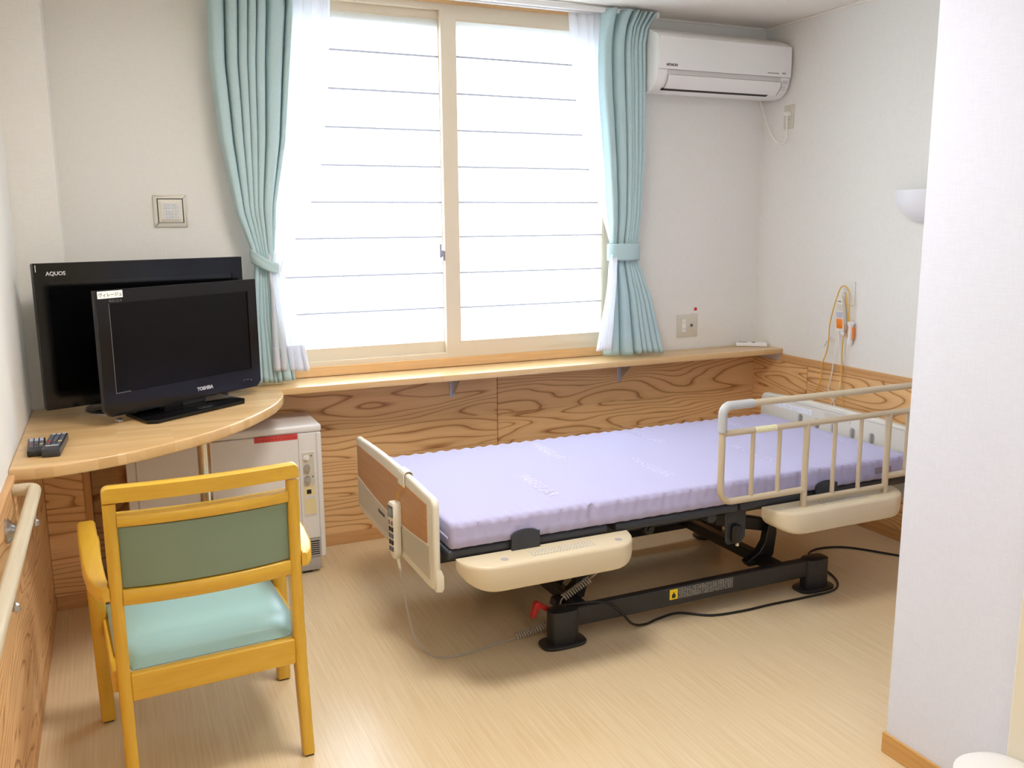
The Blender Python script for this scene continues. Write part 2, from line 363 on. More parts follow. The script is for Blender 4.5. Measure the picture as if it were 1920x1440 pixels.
def frame_mat(origin, xdir, ydir):
    x = Vector(xdir).normalized(); y = Vector(ydir).normalized(); z = x.cross(y)
    return Matrix(((x.x, y.x, z.x, origin[0]), (x.y, y.y, z.y, origin[1]), (x.z, y.z, z.z, origin[2]), (0, 0, 0, 1)))
def text(name, s, size, mat4, mat, parent, align='LEFT', extrude=0.0003, xscale=1.0, bold=0.0):
    cu = bpy.data.curves.new('lettering', 'FONT'); cu.body = s; cu.size = size; cu.align_x = align; cu.extrude = extrude; cu.offset = bold; cu.resolution_u = 3
    t = bpy.data.objects.new('lettering', cu); C.objects.link(t); bpy.context.view_layer.update()
    me = bpy.data.meshes.new_from_object(t.evaluated_get(bpy.context.evaluated_depsgraph_get()))
    bpy.data.objects.remove(t); bpy.data.curves.remove(cu)
    me.name = name; o0 = origin_of(parent)
    me.transform(Matrix.Translation(-o0) @ mat4 @ Matrix.Diagonal((xscale, 1, 1, 1)))
    me.materials.clear(); me.materials.append(M[mat])
    o = bpy.data.objects.new(name, me); C.objects.link(o); o.parent = parent; return o
def rrect(x0, x1, y0, y1, r, n=5, rs=None):
    """rounded rectangle outline, counter-clockwise from the lower left corner"""
    rs = rs or (r, r, r, r); out = []
    for (cx, cy, a), q in zip(((x0, y0, PI), (x1, y0, 1.5 * PI), (x1, y1, 0), (x0, y1, 0.5 * PI)), rs):
        sx = 1 if cx == x0 else -1; sy = 1 if cy == y0 else -1
        for k in range(n + 1):
            t = a + 0.5 * PI * k / n; out.append((cx + sx * q + q * math.cos(t), cy + sy * q + q * math.sin(t)))
    return out
def smooth_path(pts, n=8):
    """Catmull-Rom through the points"""
    P = [Vector(p) for p in pts]; P = [P[0] * 2 - P[1]] + P + [P[-1] * 2 - P[-2]]; out = []
    for i in range(1, len(P) - 2):
        for k in range(n):
            t = k / n; a, b, c, d = P[i - 1:i + 3]
            out.append(0.5 * ((2 * b) + (c - a) * t + (2 * a - 5 * b + 4 * c - d) * t * t + (3 * b - a - 3 * c + d) * t ** 3))
    out.append(P[-2]); return out
def interp(tab, z):
    """piecewise-linear lookup in a table of (z, value) sorted by falling z"""
    if z >= tab[0][0]: return tab[0][1]
    for (z1, a), (z0, b) in zip(tab, tab[1:]):
        if z >= z0:
            t = (z - z0) / (z1 - z0); return b + (a - b) * t
    return tab[-1][1]

# ------------------------------------------------------------------ room shell
XR, H, XP, YP = 3.636, 2.514, 2.23, -2.345
YB = -5.2
struct('floor', MB().box(-0.1, XR + 0.1, YB - 0.1, 0.12, -0.08, 0.0), 'floor')
struct('ceiling', MB().box(-0.1, XR + 0.1, YB - 0.1, 0.12, H, H + 0.08), 'ceiling')
WX0, WX1, WZ0, WZ1 = 0.93, 2.69, 0.86, 2.482
wb = MB().box(-0.1, WX0, 0, 0.12, 0, H).box(WX1, XR + 0.1, 0, 0.12, 0, H).box(WX0, WX1, 0, 0.12, 0, WZ0).box(WX0, WX1, 0, 0.12, WZ1, H)
wall_back = struct('wall_back', wb, 'wall')
wall_left = struct('wall_left', MB().box(-0.1, 0, YB, 0, 0, H), 'wall')
wall_right = struct('wall_right', MB().box(XR, XR + 0.1, YP, 0, 0, H), 'wall')
struct('wall_front', MB().box(0, XP, YB - 0.1, YB, 0, H), 'wall')
wall_entry = struct('wall_entry', MB().box(XP, XR + 0.1, YB, YP, 0, H), 'white_wall')
wall_column = struct('wall_column', MB().box(0, 0.158, -0.25, 0, 0, H), 'wall')

# cedar boards: thin separate pieces with recessed joints, on the lower walls
ROWS = (0.055, 0.235, 0.415, 0.56, 0.735)
for i in range(4):
    z0, z1 = ROWS[i], ROWS[i + 1]
    if i == 3: z1 = 0.781
    for a, b in ((0.171, 2.030), (2.033, XR)):
        obj('panel', MB().box(a, b - 0.001, -0.012, 0, z0 + 0.0006, z1, 0.0006, 1), 'cedar', wall_back, 0)
    for a, b in ((-0.445, -0.013), (-2.265, -0.448), (YP, -2.268)):
        obj('panel', MB().box(XR - 0.012, XR, a, b, z0 + 0.0006, min(z1, 0.745), 0.0006, 1), 'cedar', wall_right, 0)
    for a, b in ((-1.20, -0.262), (-3.02, -1.203), (-4.84, -3.023)):
        obj('panel', MB().box(0, 0.012, a, b, z0 + 0.0006, z1 if i < 3 else (0.775 if a > -1.3 else 0.785), 0.0006, 1), 'cedar', wall_left, 0)
    obj('panel', MB().box(0.013, 0.150, -0.262, -0.25, z0 + 0.0006, min(z1, 0.777), 0.0006, 1), 'cedar', wall_column, 0)
    obj('panel', MB().box(0.158, 0.170, -0.236, -0.013, z0 + 0.0006, min(z1, 0.777), 0.0006, 1), 'cedar', wall_column, 0)
obj('corner_batten', MB().box(0.150, 0.176, -0.268, -0.238, 0.0, 0.777, 0.002, 1), 'trim_z', wall_column, 0)
obj('panel_cap', MB().box(XR - 0.018, XR, YP, -0.24, 0.745, 0.783, 0.002, 1), 'trim', wall_right, 0)
obj('panel_cap', MB().box(0, 0.018, -4.84, -1.20, 0.785, 0.802, 0.002, 1), 'trim', wall_left, 0)
struct('baseboard_back', MB().box(0.175, XR - 0.016, -0.016, 0, 0, 0.055, 0.002, 1), 'trim_x')
struct('baseboard_column', MB().box(0.016, 0.150, -0.266, -0.25, 0, 0.055, 0.002, 1).box(0.158, 0.174, -0.236, -0.017, 0, 0.055, 0.002, 1), 'trim_x')
struct('baseboard_right', MB().box(XR - 0.016, XR, YP, -0.017, 0, 0.055, 0.002, 1), 'trim')
struct('baseboard_left', MB().box(0, 0.016, -4.84, -0.27, 0, 0.055, 0.002, 1), 'trim')
struct('baseboard_entry', MB().box(XP - 0.008, XP, YB, YP + 0.008, 0, 0.062, 0.0015, 1).box(XP + 0.0005, XR - 0.02, YP, YP + 0.008, 0, 0.062, 0.0015, 1), 'honey')
struct('trim_1', MB().box(XR - 0.012, XR, YP, 0, H - 0.012, H, 0.003, 1).box(0.158, XR - 0.012, -0.012, 0, H - 0.012, H, 0.003, 1), 'ceiling')
struct('trim_2', MB().box(2.188, XP - 0.001, -3.6, -2.735, 0, 2.1, 0.004, 2), 'jamb')

# ------------------------------------------------------------------ window
win = obj('window_1', MB().box(WX0, WX0 + 0.03, -0.004, 0.10, WZ0, WZ1).box(WX1 - 0.03, WX1, -0.004, 0.10, WZ0, WZ1)
          .box(WX0 + 0.03, WX1 - 0.03, -0.004, 0.10, WZ0, WZ0 + 0.022).box(WX0 + 0.03, WX1 - 0.03, -0.004, 0.10, WZ1 - 0.026, WZ1), 'alum', None, 0)
win['kind'] = 'structure'
obj('casing', MB().box(WX0 - 0.03, WX1 + 0.03, -0.012, -0.0005, 0.8145, WZ0, 0.002, 1), 'casing', win, 0)
obj('casing', MB().box(WX0 - 0.03, WX1 + 0.03, -0.012, -0.0005, WZ1, 2.500, 0.002, 1), 'casing', win, 0)
for a, b in ((WX0 - 0.03, WX0), (WX1, WX1 + 0.03)):
    obj('casing', MB().box(a, b, -0.012, -0.0005, WZ0, WZ1, 0.002, 1), 'trim_z', win, 0)
def sash(x0, x1, y0, y1, glass, zt, zb, ls, rs, gy):
    s = MB().box(x0, x0 + ls, y0, y1, WZ0 + 0.022, WZ1 - 0.026).box(x1 - rs, x1, y0, y1, WZ0 + 0.022, WZ1 - 0.026)
    s.box(x0 + ls, x1 - rs, y0, y1, zt, WZ1 - 0.026).box(x0 + ls, x1 - rs, y0, y1, WZ0 + 0.022, zb)
    # thin inner beads that catch a line of shadow
    s.box(x0 + ls, x1 - rs, y0 + 0.003, y1, zt - 0.006, zt).box(x0 + ls - 0.0, x0 + ls + 0.005, y0 + 0.004, y1, zb, zt).box(x1 - rs - 0.005, x1 - rs, y0 + 0.004, y1, zb, zt)
    o = obj('sash', s, 'alum', win, 0)
    p = MB(); p.cur = 0; gx0, gx1, gz0, gz1 = x0 + ls, x1 - rs, zb, zt
    p.add([(gx0, gy, gz0), (gx1, gy, gz0), (gx1, gy, gz1), (gx0, gy, gz1)], [(0, 1, 2, 3)])
    p.cur = 1; d = 0.004
    p.add([(gx0, gy, gz0), (gx1, gy, gz0), (gx1, gy, gz1), (gx0, gy, gz1), (gx0, gy + d, gz0), (gx1, gy + d, gz0), (gx1, gy + d, gz1), (gx0, gy + d, gz1)], [(4, 5, 6, 7), (0, 1, 5, 4), (1, 2, 6, 5), (2, 3, 7, 6), (3, 0, 4, 7)])
    obj('pane', p, ['frost', 'clear'], o, 0)
    for z in (2.256, 2.092, 1.927, 1.7615, 1.598, 1.437, 1.266, 1.0985):
        obj('glazing_bar', MB().box(gx0, gx1, gy - 0.004, gy - 0.0002, z - 0.0042, z + 0.0042), 'bar', o, 0)
    return o
sash(1.772, 2.662, -0.006, 0.022, True, 2.418, 0.937, 0.071, 0.03, 0.004)
sash(0.958, 1.842, 0.026, 0.056, True, 2.422, 0.938, 0.03, 0.066, 0.036)
obj('pane_shade_bar', MB().box(WX0 + 0.031, WX1 - 0.031, 0.060, 0.165, 2.380, 2.455, 0.003, 1), 'alum', win, 0)  # unseen bar added behind the glass to darken the top of the panes
lk = MB().box(1.762, 1.772, -0.004, 0.020, 1.325, 1.372, 0.002).box(1.748, 1.764, -0.012, 0.004, 1.345, 1.375, 0.003).prism(rrect(1.742, 1.752, 1.340, 1.405, 0.004), 'y', -0.016, -0.004, 0.001)
obj('crescent_lock', lk, 'lock', win)
# outside: plaster wall edge is the wall itself; an eave above and a paved yard below
struct('roof_eave', MB().box(-0.6, 4.4, 0.121, 0.75, 2.66, 2.76), 'outwall')
struct('pane_shade_box', MB().box(WX0 - 0.05, WX1 + 0.05, 0.121, 0.36, 2.442, 2.655, 0.004, 1), 'outwall')  # added box, out of view, keeps skylight off the pane tops
struct('ground_outside', MB().box(-6, 10, 0.13, 14, -0.45, -0.35), 'concrete')

# ------------------------------------------------------------------ shelf, desk
HS = 0.814
sh = thing('window_shelf', 'long pale wooden shelf running under the window to the right wall', 'shelf', (2.3, -0.12, HS - 0.029))
obj('board', MB().box(0.17, XR - 0.001, -0.240, -0.0125, HS - 0.029, HS - 0.0002, 0.003, 2), 'lam', sh)
for x in (1.790, 2.735):
    bk = MB().box(x - 0.013, x + 0.013, -0.016, -0.0122, HS - 0.150, HS - 0.0292, 0.002, 1).box(x - 0.013, x + 0.013, -0.19, -0.016, HS - 0.0325, HS - 0.0292, 0.001, 1)
    bk.prism([(-0.016, HS - 0.145), (-0.016, HS - 0.033), (-0.15, HS - 0.033)], 'x', x - 0.002, x + 0.002)
    obj('bracket', bk, 'steel', sh)
desk = thing('corner_desk', 'rounded laminated corner desktop on one chrome pole carrying two televisions', 'desk', (0.45, -0.5, 0))
arc_ = smooth_path([(0.001, -1.176, 0), (0.101, -1.185, 0), (0.174, -1.171, 0), (0.28, -1.136, 0), (0.382, -1.083, 0), (0.499, -1.006, 0), (0.567, -0.952, 0), (0.625, -0.896, 0), (0.705, -0.802, 0), (0.782, -0.690, 0), (0.849, -0.575, 0), (0.895, -0.465, 0), (0.920, -0.380, 0), (0.930, -0.310, 0), (0.931, -0.255, 0), (0.926, -0.2405, 0)], 3)
edge = [(0.001, -0.252)] + [(p_.x, p_.y) for p_ in arc_] + [(0.159, -0.2405), (0.159, -0.252)]
obj('desktop', MB().prism(edge, 'z', HS - 0.038, HS, 0.006, 3), 'lam', desk, 50)
obj('pole', MB().cyl((0.580, -0.62, 0.0), (0.580, -0.62, HS - 0.038), 0.025, 24).lathe([(0.0, 0.012), (0.06, 0.010), (0.06, 0.0)], (0.58, -0.62, 0.0)), 'chrome', desk)

# ------------------------------------------------------------------ curtain rail and curtains
cr = thing('curtain_rail', 'white double curtain rail under the ceiling above the window', 'curtain rail', (1.8, -0.09, 2.47))
for y in (-0.070, -0.115):
    obj('track', MB().box(0.66, 2.86, y - 0.011, y + 0.011, 2.484, 2.506, 0.003, 2), 'white', cr)
for x in (0.70, 1.35, 2.0, 2.62):
    obj('bracket', MB().box(x - 0.012, x + 0.012, -0.125, -0.0125, 2.506, 2.5125, 0.002, 1), 'white', cr)
for x in (0.66, 2.86):
    obj('end_cap', MB().box(x - 0.008, x + 0.008, -0.129, -0.056, 2.482, 2.508, 0.003, 2), 'white', cr)

def curtain_sheet(xl, xr, yc, amp, bounds, ztop, zbot, nu=240, nv=70, power=0.6, drift=-0.10):
    """pleated cloth: each fold between two bounds comes forward as a rounded ridge, narrow valleys lie between; edges follow the tables"""
    def fn(u, v):
        z = ztop + (zbot(u) - ztop) * v
        x0, x1 = interp(xl, z), interp(xr, z); W = x1 - x0
        k = max(i for i in range(len(bounds) - 1) if u >= bounds[i] - 1e-9); k = min(k, len(bounds) - 2)
        bw = bounds[k + 1] - bounds[k]; q = (u - bounds[k]) / bw
        a = min(interp(amp, z), 1.5 * bw * W + 0.010)
        d = min(q, 1 - q)
        ridge = (1 - math.exp(-(d / 0.18) ** 2)) * (0.75 + 0.25 * math.sin(PI * q)) if power < 0.9 else abs(math.sin(PI * q)) ** power
        y = interp(yc, z) - a * (ridge - 0.5) - 0.006 * math.sin(2 * PI * u * 1.3 + z * 1.5)
        x = x0 + W * u + drift * a * math.sin(2 * PI * q)
        if z > 2.36:
            h = min(1.0, (z - 2.36) / 0.10); y -= 0.012 * h * ridge; x += 0.004 * h * math.sin(2 * PI * q)
        return (x, y, z)
    return MB().grid(fn, nu, nv)
def cloth(name, mb, mat, parent, thick=0.0022):
    o = obj(name, mb, mat, parent, 180, recalc=False)
    s = o.modifiers.new('thickness', 'SOLIDIFY'); s.thickness = thick; s.offset = 0
    return o
def tieback(name, parent, cx, cy, rx, ry, zl, zr, h, wr, mat):
    mb = MB()
    def fn(u, v):
        a = 2 * PI * u; k = math.cos(a); s = math.sin(a)
        zz = (zl + zr) / 2 + (zr - zl) / 2 * k + (v - 0.5) * h * (1 - 0.25 * wr * (0.5 + 0.5 * k)) - 0.010 * wr * (1 - k * k)
        b = 1 + 0.02 * math.sin(9 * v + 3 * k) * wr + 0.03 * math.cos(PI * (v - 0.5))
        return (cx + rx * k * b, cy - ry * s * b, zz)
    mb.grid(fn, 56, 8); return cloth(name, mb, mat, parent, 0.004)

lc = thing('curtain', 'teal curtain tied back at the left of the window, behind the televisions', 'curtain', (0.92, -0.12, 0.83))
xl = [(2.50, 0.752), (2.384, 0.751), (2.147, 0.745), (1.835, 0.769), (1.548, 0.814), (1.40, 0.864), (1.335, 0.876), (1.27, 0.870), (1.10, 0.856), (0.83, 0.845)]
xr = [(2.50, 1.092), (2.372, 1.086), (1.988, 1.044), (1.842, 1.028), (1.586, 0.976), (1.40, 0.960), (1.335, 0.962), (1.27, 0.962), (1.10, 0.975), (0.83, 1.018)]
amp = [(2.5, 0.050), (2.40, 0.050), (2.0, 0.066), (1.6, 0.056), (1.335, 0.030), (1.1, 0.048), (0.83, 0.055)]
cloth('cloth', curtain_sheet(xl, xr, [(2.5, -0.125), (1.335, -0.115), (0.83, -0.125)], amp, [0, 0.20, 0.35, 0.46, 0.56, 0.68, 0.93, 1.0], 2.497, lambda u: 0.828 + 0.004 * math.sin(9 * u)), 'teal', lc)
tieback('tieback', lc, 0.923, -0.112, 0.062, 0.052, 1.372, 1.312, 0.056, 1.0, 'teal')
ls = thing('sheer_curtain', 'white sheer curtain hanging beside the left teal curtain', 'curtain', (1.0, -0.08, 0.9))
xl2 = [(2.49, 1.06), (2.2, 1.03), (1.8, 1.0), (1.5, 0.95), (1.40, 0.93), (1.32, 0.925), (1.22, 0.930), (1.05, 0.925), (0.88, 0.922)]
xr2 = [(2.49, 1.262), (2.435, 1.258), (2.0, 1.228), (1.707, 1.180), (1.502, 1.10), (1.389, 1.014), (1.31, 0.985), (1.228, 1.005), (1.038, 1.054), (0.88, 1.078)]
amp2 = [(2.49, 0.012), (2.0, 0.022), (1.5, 0.018), (1.32, 0.010), (1.1, 0.018), (0.87, 0.024)]
yc2 = [(2.49, -0.066), (1.6, -0.070), (1.40, -0.120), (1.32, -0.150), (1.2, -0.155), (0.87, -0.150)]
cloth('cloth', curtain_sheet(xl2, xr2, yc2, amp2, [0, 0.22, 0.45, 0.62, 0.86, 1.0], 2.482, lambda u: 0.880 - 0.012 * u, 100, 70, power=1.0), 'sheer', ls, 0.0008)
cloth('hem', curtain_sheet(xl2, xr2, [(k, v - 0.0015) for k, v in yc2], amp2, [0, 0.22, 0.45, 0.62, 0.86, 1.0], 0.985, lambda u: 0.881 - 0.012 * u, 100, 8, power=1.0), 'sheer', ls, 0.0008)

rc = thing('curtain', 'teal curtain tied back at the right of the window, beside the air conditioner', 'curtain', (2.72, -0.14, 0.83))
xl = [(2.50, 2.556), (2.38, 2.545), (2.293, 2.540), (2.13, 2.545), (1.80, 2.579), (1.50, 2.604), (1.40, 2.606), (1.315, 2.606), (1.067, 2.588), (0.84, 2.577)]
xr = [(2.50, 2.845), (2.448, 2.810), (2.43, 2.797), (2.352, 2.786), (2.143, 2.793), (1.80, 2.793), (1.542, 2.780), (1.40, 2.760), (1.311, 2.763), (1.11, 2.845), (0.828, 2.922)]
amp = [(2.5, 0.052), (2.40, 0.040), (2.30, 0.044), (2.0, 0.056), (1.6, 0.050), (1.35, 0.024), (1.1, 0.042), (0.83, 0.050)]
cloth('cloth', curtain_sheet(xl, xr, [(2.5, -0.125), (1.35, -0.125), (0.83, -0.130)], amp, [0, 0.28, 0.53, 0.64, 0.71, 0.81, 0.92, 1.0], 2.500, lambda u: 0.829 + 0.004 * math.sin(11 * u)), 'teal', rc)
tieback('tieback', rc, 2.684, -0.125, 0.088, 0.046, 1.352, 1.352, 0.084, 0.0, 'teal')
rs_ = thing('sheer_curtain', 'white sheer curtain hanging inside the right teal curtain', 'curtain', (2.55, -0.08, 0.87))
xl3 = [(2.49, 2.401), (2.321, 2.413), (2.053, 2.452), (1.777, 2.514), (1.544, 2.577), (1.438, 2.606), (1.371, 2.616), (1.277, 2.572), (1.05, 2.530), (0.865, 2.492)]
xr3 = [(2.49, 2.62), (2.0, 2.64), (1.5, 2.66), (1.35, 2.640), (1.2, 2.605), (0.865, 2.575)]
cloth('cloth', curtain_sheet(xl3, xr3, [(2.49, -0.064), (1.7, -0.064), (1.42, -0.10), (1.33, -0.150), (1.2, -0.190), (0.8, -0.195)], [(2.49, 0.010), (2.0, 0.018), (1.35, 0.010), (0.87, 0.018)], [0, 0.22, 0.45, 0.62, 0.86, 1.0], 2.482, lambda u: 0.868, 100, 70, power=1.0), 'sheer', rs_, 0.0008)

# ------------------------------------------------------------------ air conditioner
ac = thing('air_conditioner', 'white wall mounted air conditioner near the ceiling corner', 'air conditioner', (3.2, 0, 2.13))
prof = [(-0.002, 2.150), (-0.03, 2.138), (-0.12, 2.128), (-0.165, 2.136), (-0.198, 2.160), (-0.214, 2.190), (-0.222, 2.224), (-0.224, 2.30), (-0.221, 2.380), (-0.212, 2.392), (-0.13, 2.428), (-0.002, 2.436)]
obj('body', MB().prism(prof, 'x', 2.802, 3.614, 0.004, 2), 'white', ac, 40)
obj('front_panel', MB().prism([(-0.2245, 2.228), (-0.2285, 2.230), (-0.2300, 2.30), (-0.2270, 2.380), (-0.2215, 2.384), (-0.2250, 2.30)], 'x', 2.806, 3.612, 0.0), 'white', ac, 40)
obj('intake_band', MB().box(2.860, 3.553, -0.2240, -0.2200, 2.205, 2.2265, 0.001, 1), 'band_grey', ac, 0, label='grey recessed band under the front panel')
flap = [(-0.2225, 2.204), (-0.2265, 2.203), (-0.2215, 2.178), (-0.207, 2.158), (-0.190, 2.143), (-0.187, 2.146), (-0.203, 2.161), (-0.217, 2.180)]
obj('louver_flap', MB().prism(flap, 'x', 2.862, 3.552, 0.0), 'white', ac, 40)
obj('air_slot', MB().prism([(-0.172, 2.1395), (-0.188, 2.1450), (-0.1895, 2.1415), (-0.1735, 2.1358)], 'x', 2.850, 3.500), 'dark', ac, 0, label='dark air outlet slot')
obj('seam', MB().prism([(-0.2255, 2.2272), (-0.2262, 2.2285), (-0.2200, 2.2285), (-0.2200, 2.2272)], 'x', 2.804, 3.613), 'grey_pl', ac, 0)
for x in (2.859, 3.5555):
    obj('flap_gap', MB().prism([(p[0] * 1.003, p[1]) for p in flap], 'x', x - 0.0012, x + 0.0012), 'grey_pl', ac, 0)
fx = frame_mat((2.846, -0.2302, 2.243), (1, 0, 0), (0, 0, 1))
text('lettering', 'HITACHI', 0.0165, fx, 'ink_dark', ac, bold=0.0004)
text('lettering', 'HIGH POWER INVERTER', 0.0068, frame_mat((3.460, -0.2303, 2.243), (1, 0, 0), (0, 0, 1)), 'ink', ac)
text('lettering', '200V', 0.012, frame_mat((3.553, -0.2303, 2.243), (1, 0, 0), (0, 0, 1)), 'ink', ac)
obj('status_label', MB().prism([(-0.2175, 2.196), (-0.2200, 2.214), (-0.2212, 2.214), (-0.2187, 2.196)], 'x', 3.570, 3.600), 'switchlabel', ac, 0)
obj('warning_label', MB().prism([(-0.2030, 2.166), (-0.2140, 2.188), (-0.2155, 2.1875), (-0.2045, 2.1652)], 'x', 3.566, 3.594), 'finelabel', ac, 0)
obj('power_cord', MB().tube(smooth_path([(3.575, -0.04, 2.136), (3.580, -0.05, 2.10), (3.600, -0.09, 1.98), (3.618, -0.13, 1.915), (3.622, -0.18, 1.900), (3.618, -0.212, 1.93), (3.612, -0.214, 2.00), (3.612, -0.212, 2.045)]), 0.0035, 8), 'whitecord', ac)
obj('plug', MB().box(3.600, 3.631, -0.226, -0.198, 2.040, 2.062, 0.005, 2), 'whitecord', ac)

# ------------------------------------------------------------------ wall fittings
def outlet(name, label, T, w, h, extra):
    """plate lying in local XY, facing +Z, centred on the frame T"""
    o = thing(name, label, 'outlet', T.translation)
    obj('cover_plate', MB(T).prism(rrect(-w / 2, w / 2, -h / 2, h / 2, 0.006), 'z', 0.0, 0.006, 0.002, 2), 'plate', o)
    return o
T = frame_mat((XR, -0.205, 2.036), (0, -1, 0), (0, 0, 1))
o = outlet('wall_outlet', 'beige outlet plate under the air conditioner on the right wall', T, 0.074, 0.122, None)
obj('socket_insert', MB(T).box(-0.012, 0.012, -0.045, 0.03, 0.006, 0.0085, 0.001, 1), 'offwhite', o)
for z in (-0.034, -0.012):
    obj('slot', MB(T).box(-0.006, -0.004, z - 0.0042, z + 0.0042, 0.0075, 0.0088).box(0.004, 0.006, z - 0.0042, z + 0.0042, 0.0075, 0.0088), 'dark', o, 0)
T = frame_mat((3.168, 0, 0.941), (1, 0, 0), (0, 0, 1))
o = outlet('wall_outlet', 'grey two-gang outlet plate with black antenna jack right of the window', T, 0.134, 0.125, None)
obj('socket_insert', MB(T).box(-0.036, -0.012, -0.034, 0.034, 0.006, 0.0085, 0.001, 1), 'white', o)
for z in (0.017, -0.019):
    obj('slot', MB(T).box(-0.029, -0.0275, z - 0.0042, z + 0.0042, 0.0075, 0.0088).box(-0.0205, -0.019, z - 0.0042, z + 0.0042, 0.0075, 0.0088), 'dark', o, 0)
obj('jack_ring', MB(T).lathe([(0.006, 0.006), (0.006, 0.009), (0.012, 0.009), (0.012, 0.006)], (0.026, 0, 0), 16), 'grey_pl', o)
obj('antenna_jack', MB(T).lathe([(0.0, 0.0098), (0.0055, 0.0098), (0.0055, 0.006)], (0.026, 0, 0), 12), 'dark', o)
T = frame_mat((3.222, 0, 1.027), (1, 0, 0), (0, 0, 1))
tag(obj('wall_sticker', MB(T).prism(rrect(-0.009, 0.009, -0.008, 0.010, 0.006, 3), 'z', 0, 0.002), 'red', loc=T.translation), 'tiny red round sticker on the wall above the two-gang outlet', 'sticker')
T = frame_mat((0.563, 0, 1.560), (1, 0, 0), (0, 0, 1))
o = thing('wall_panel', 'square beige wall cover with two printed labels left of the curtain', 'wall plate', T.translation)
obj('surround', MB(T).prism(rrect(-0.066, 0.066, -0.066, 0.066, 0.004), 'z', 0, 0.010, 0.006, 2), 'offwhite', o)
obj('shadow_gap', MB(T).box(-0.051, 0.051, -0.049, 0.051, 0.006, 0.0106), 'dark', o, 0)
def pyr(a, b, z0, z1):
    vs = [(-a, -a, z0), (a, -a, z0), (a, a, z0), (-a, a, z0), (-b, -b, z1), (b, -b, z1), (b, b, z1), (-b, b, z1)]
    return vs, [(0, 1, 5, 4), (1, 2, 6, 5), (2, 3, 7, 6), (3, 0, 4, 7), (4, 5, 6, 7), (3, 2, 1, 0)]
mb = MB(T); mb.add(*pyr(0.0485, 0.034, 0.0100, 0.0165)); obj('cover', mb, 'offwhite', o, 0)
obj('printed_label', MB(T).box(-0.030, 0.030, 0.003, 0.031, 0.0164, 0.0172), 'switchlabel', o, 0)
obj('printed_label', MB(T).box(-0.028, 0.031, -0.032, 0.000, 0.0164, 0.0172), 'switchlabel', o, 0)
# bowl shaped wall lamp on the right wall
o = thing('wall_lamp', 'white half bowl wall lamp on the right wall', 'lamp', (XR, -1.112, 1.56))
prof = [(0.004, -0.143), (0.040, -0.140), (0.080, -0.122), (0.112, -0.094), (0.136, -0.055), (0.147, 0.0), (0.143, 0.0), (0.132, -0.053), (0.108, -0.090), (0.078, -0.117), (0.04, -0.134), (0.004, -0.137)]
mb = MB(Matrix.Translation((XR - 0.001, -1.112, 1.630)) @ Matrix.Diagonal((0.75, 1.0, 1.0, 1))); mb.lathe(prof, (0, 0, 0), 28, 'z', PI / 2, 1.5 * PI)
obj('shade', mb, 'lampshade', o)
obj('back_plate', MB().prism(rrect(-1.20, -1.02, 1.50, 1.61, 0.05), 'x', XR - 0.012, XR - 0.0005, 0.003), 'lampshade', o)
# nurse call unit: wall plate, hanging handset, pull handle and loops of cord
o = thing('nurse_call_handset', 'hanging call handset with orange button and orange cords on the right wall', 'call button', (XR, -0.69, 1.05))
xw = XR
obj('wall_plate', MB().prism(rrect(-0.735, -0.655, 1.085, 1.205, 0.006), 'x', xw - 0.006, xw - 0.0003, 0.002), 'plate_white', o)
obj('hook', MB().tube(smooth_path([(xw - 0.006, -0.692, 1.155), (xw - 0.03, -0.690, 1.15), (xw - 0.035, -0.688, 1.165)]), 0.004, 8), 'whitecord', o)
TH = frame_mat((xw - 0.022, -0.672, 1.030), (0.05, -0.999, 0.0), (0.0, 0.10, 0.995))
hb = MB(TH); hb.loft([[(sx * w, z, sy * d) for sx, sy in ((-1, -1), (1, -1), (1, 1), (-1, 1))] for z, w, d in ((0.098, 0.013, 0.006), (0.09, 0.017, 0.008), (0.0, 0.023, 0.011), (-0.06, 0.026, 0.012), (-0.072, 0.022, 0.010))])
hs = obj('handset_body', hb, 'offwhite', o, 30)
obj('call_key', MB(TH).prism(rrect(-0.019, 0.019, -0.060, -0.012, 0.005), 'z', 0.009, 0.0135, 0.001), 'orange', hs)
obj('label_blue', MB(TH).box(-0.018, 0.018, -0.006, 0.022, 0.0105, 0.0122), 'lilacbtn', hs, 0)
obj('label_grey', MB(TH).box(-0.015, 0.015, 0.028, 0.060, 0.0095, 0.0112), 'plate', hs, 0)
obj('speaker_slit', MB(TH).box(-0.010, 0.010, 0.072, 0.076, 0.008, 0.0098), 'ink', hs, 0)
obj('cord_collar', MB(TH).box(0.000, 0.020, -0.092, -0.070, -0.006, 0.006, 0.003, 2), 'white', hs)
TP = frame_mat((xw - 0.020, -0.737, 0.953), (0, -1, 0), (0, 0, 1))
obj('pull_handle', MB(TP).lathe([(0.0, 0.058), (0.010, 0.056), (0.012, 0.048), (0.011, -0.030), (0.017, -0.042), (0.018, -0.050), (0.014, -0.056), (0.0, -0.057)], (0, 0, 0), 16, 'y'), 'white', o)
obj('handle_clip', MB(TP).box(-0.020, -0.011, -0.028, 0.034, -0.012, 0.004, 0.002, 1).box(0.011, 0.018, -0.03, 0.03, -0.012, 0.002, 0.002, 1), 'orange', o)
xo = xw - 0.030
def cord(pts, r, mat, nm='cord', par=None): return obj(nm, MB().tube(smooth_path(pts, 7), r, 7), mat, par or o)
cord([(xo, -0.735, 1.01), (xo, -0.731, 1.09), (xo, -0.725, 1.15), (xo - 0.005, -0.705, 1.18), (xo - 0.005, -0.675, 1.175), (xo, -0.648, 1.13), (xo, -0.622, 1.05), (xo, -0.606, 0.97), (xo, -0.605, 0.90), (xo, -0.595, 0.84), (xo, -0.570, 0.775), (xo, -0.566, 0.70), (xo, -0.552, 0.66), (xo, -0.515, 0.585), (xo, -0.51, 0.50)], 0.0032, 'orangecord')
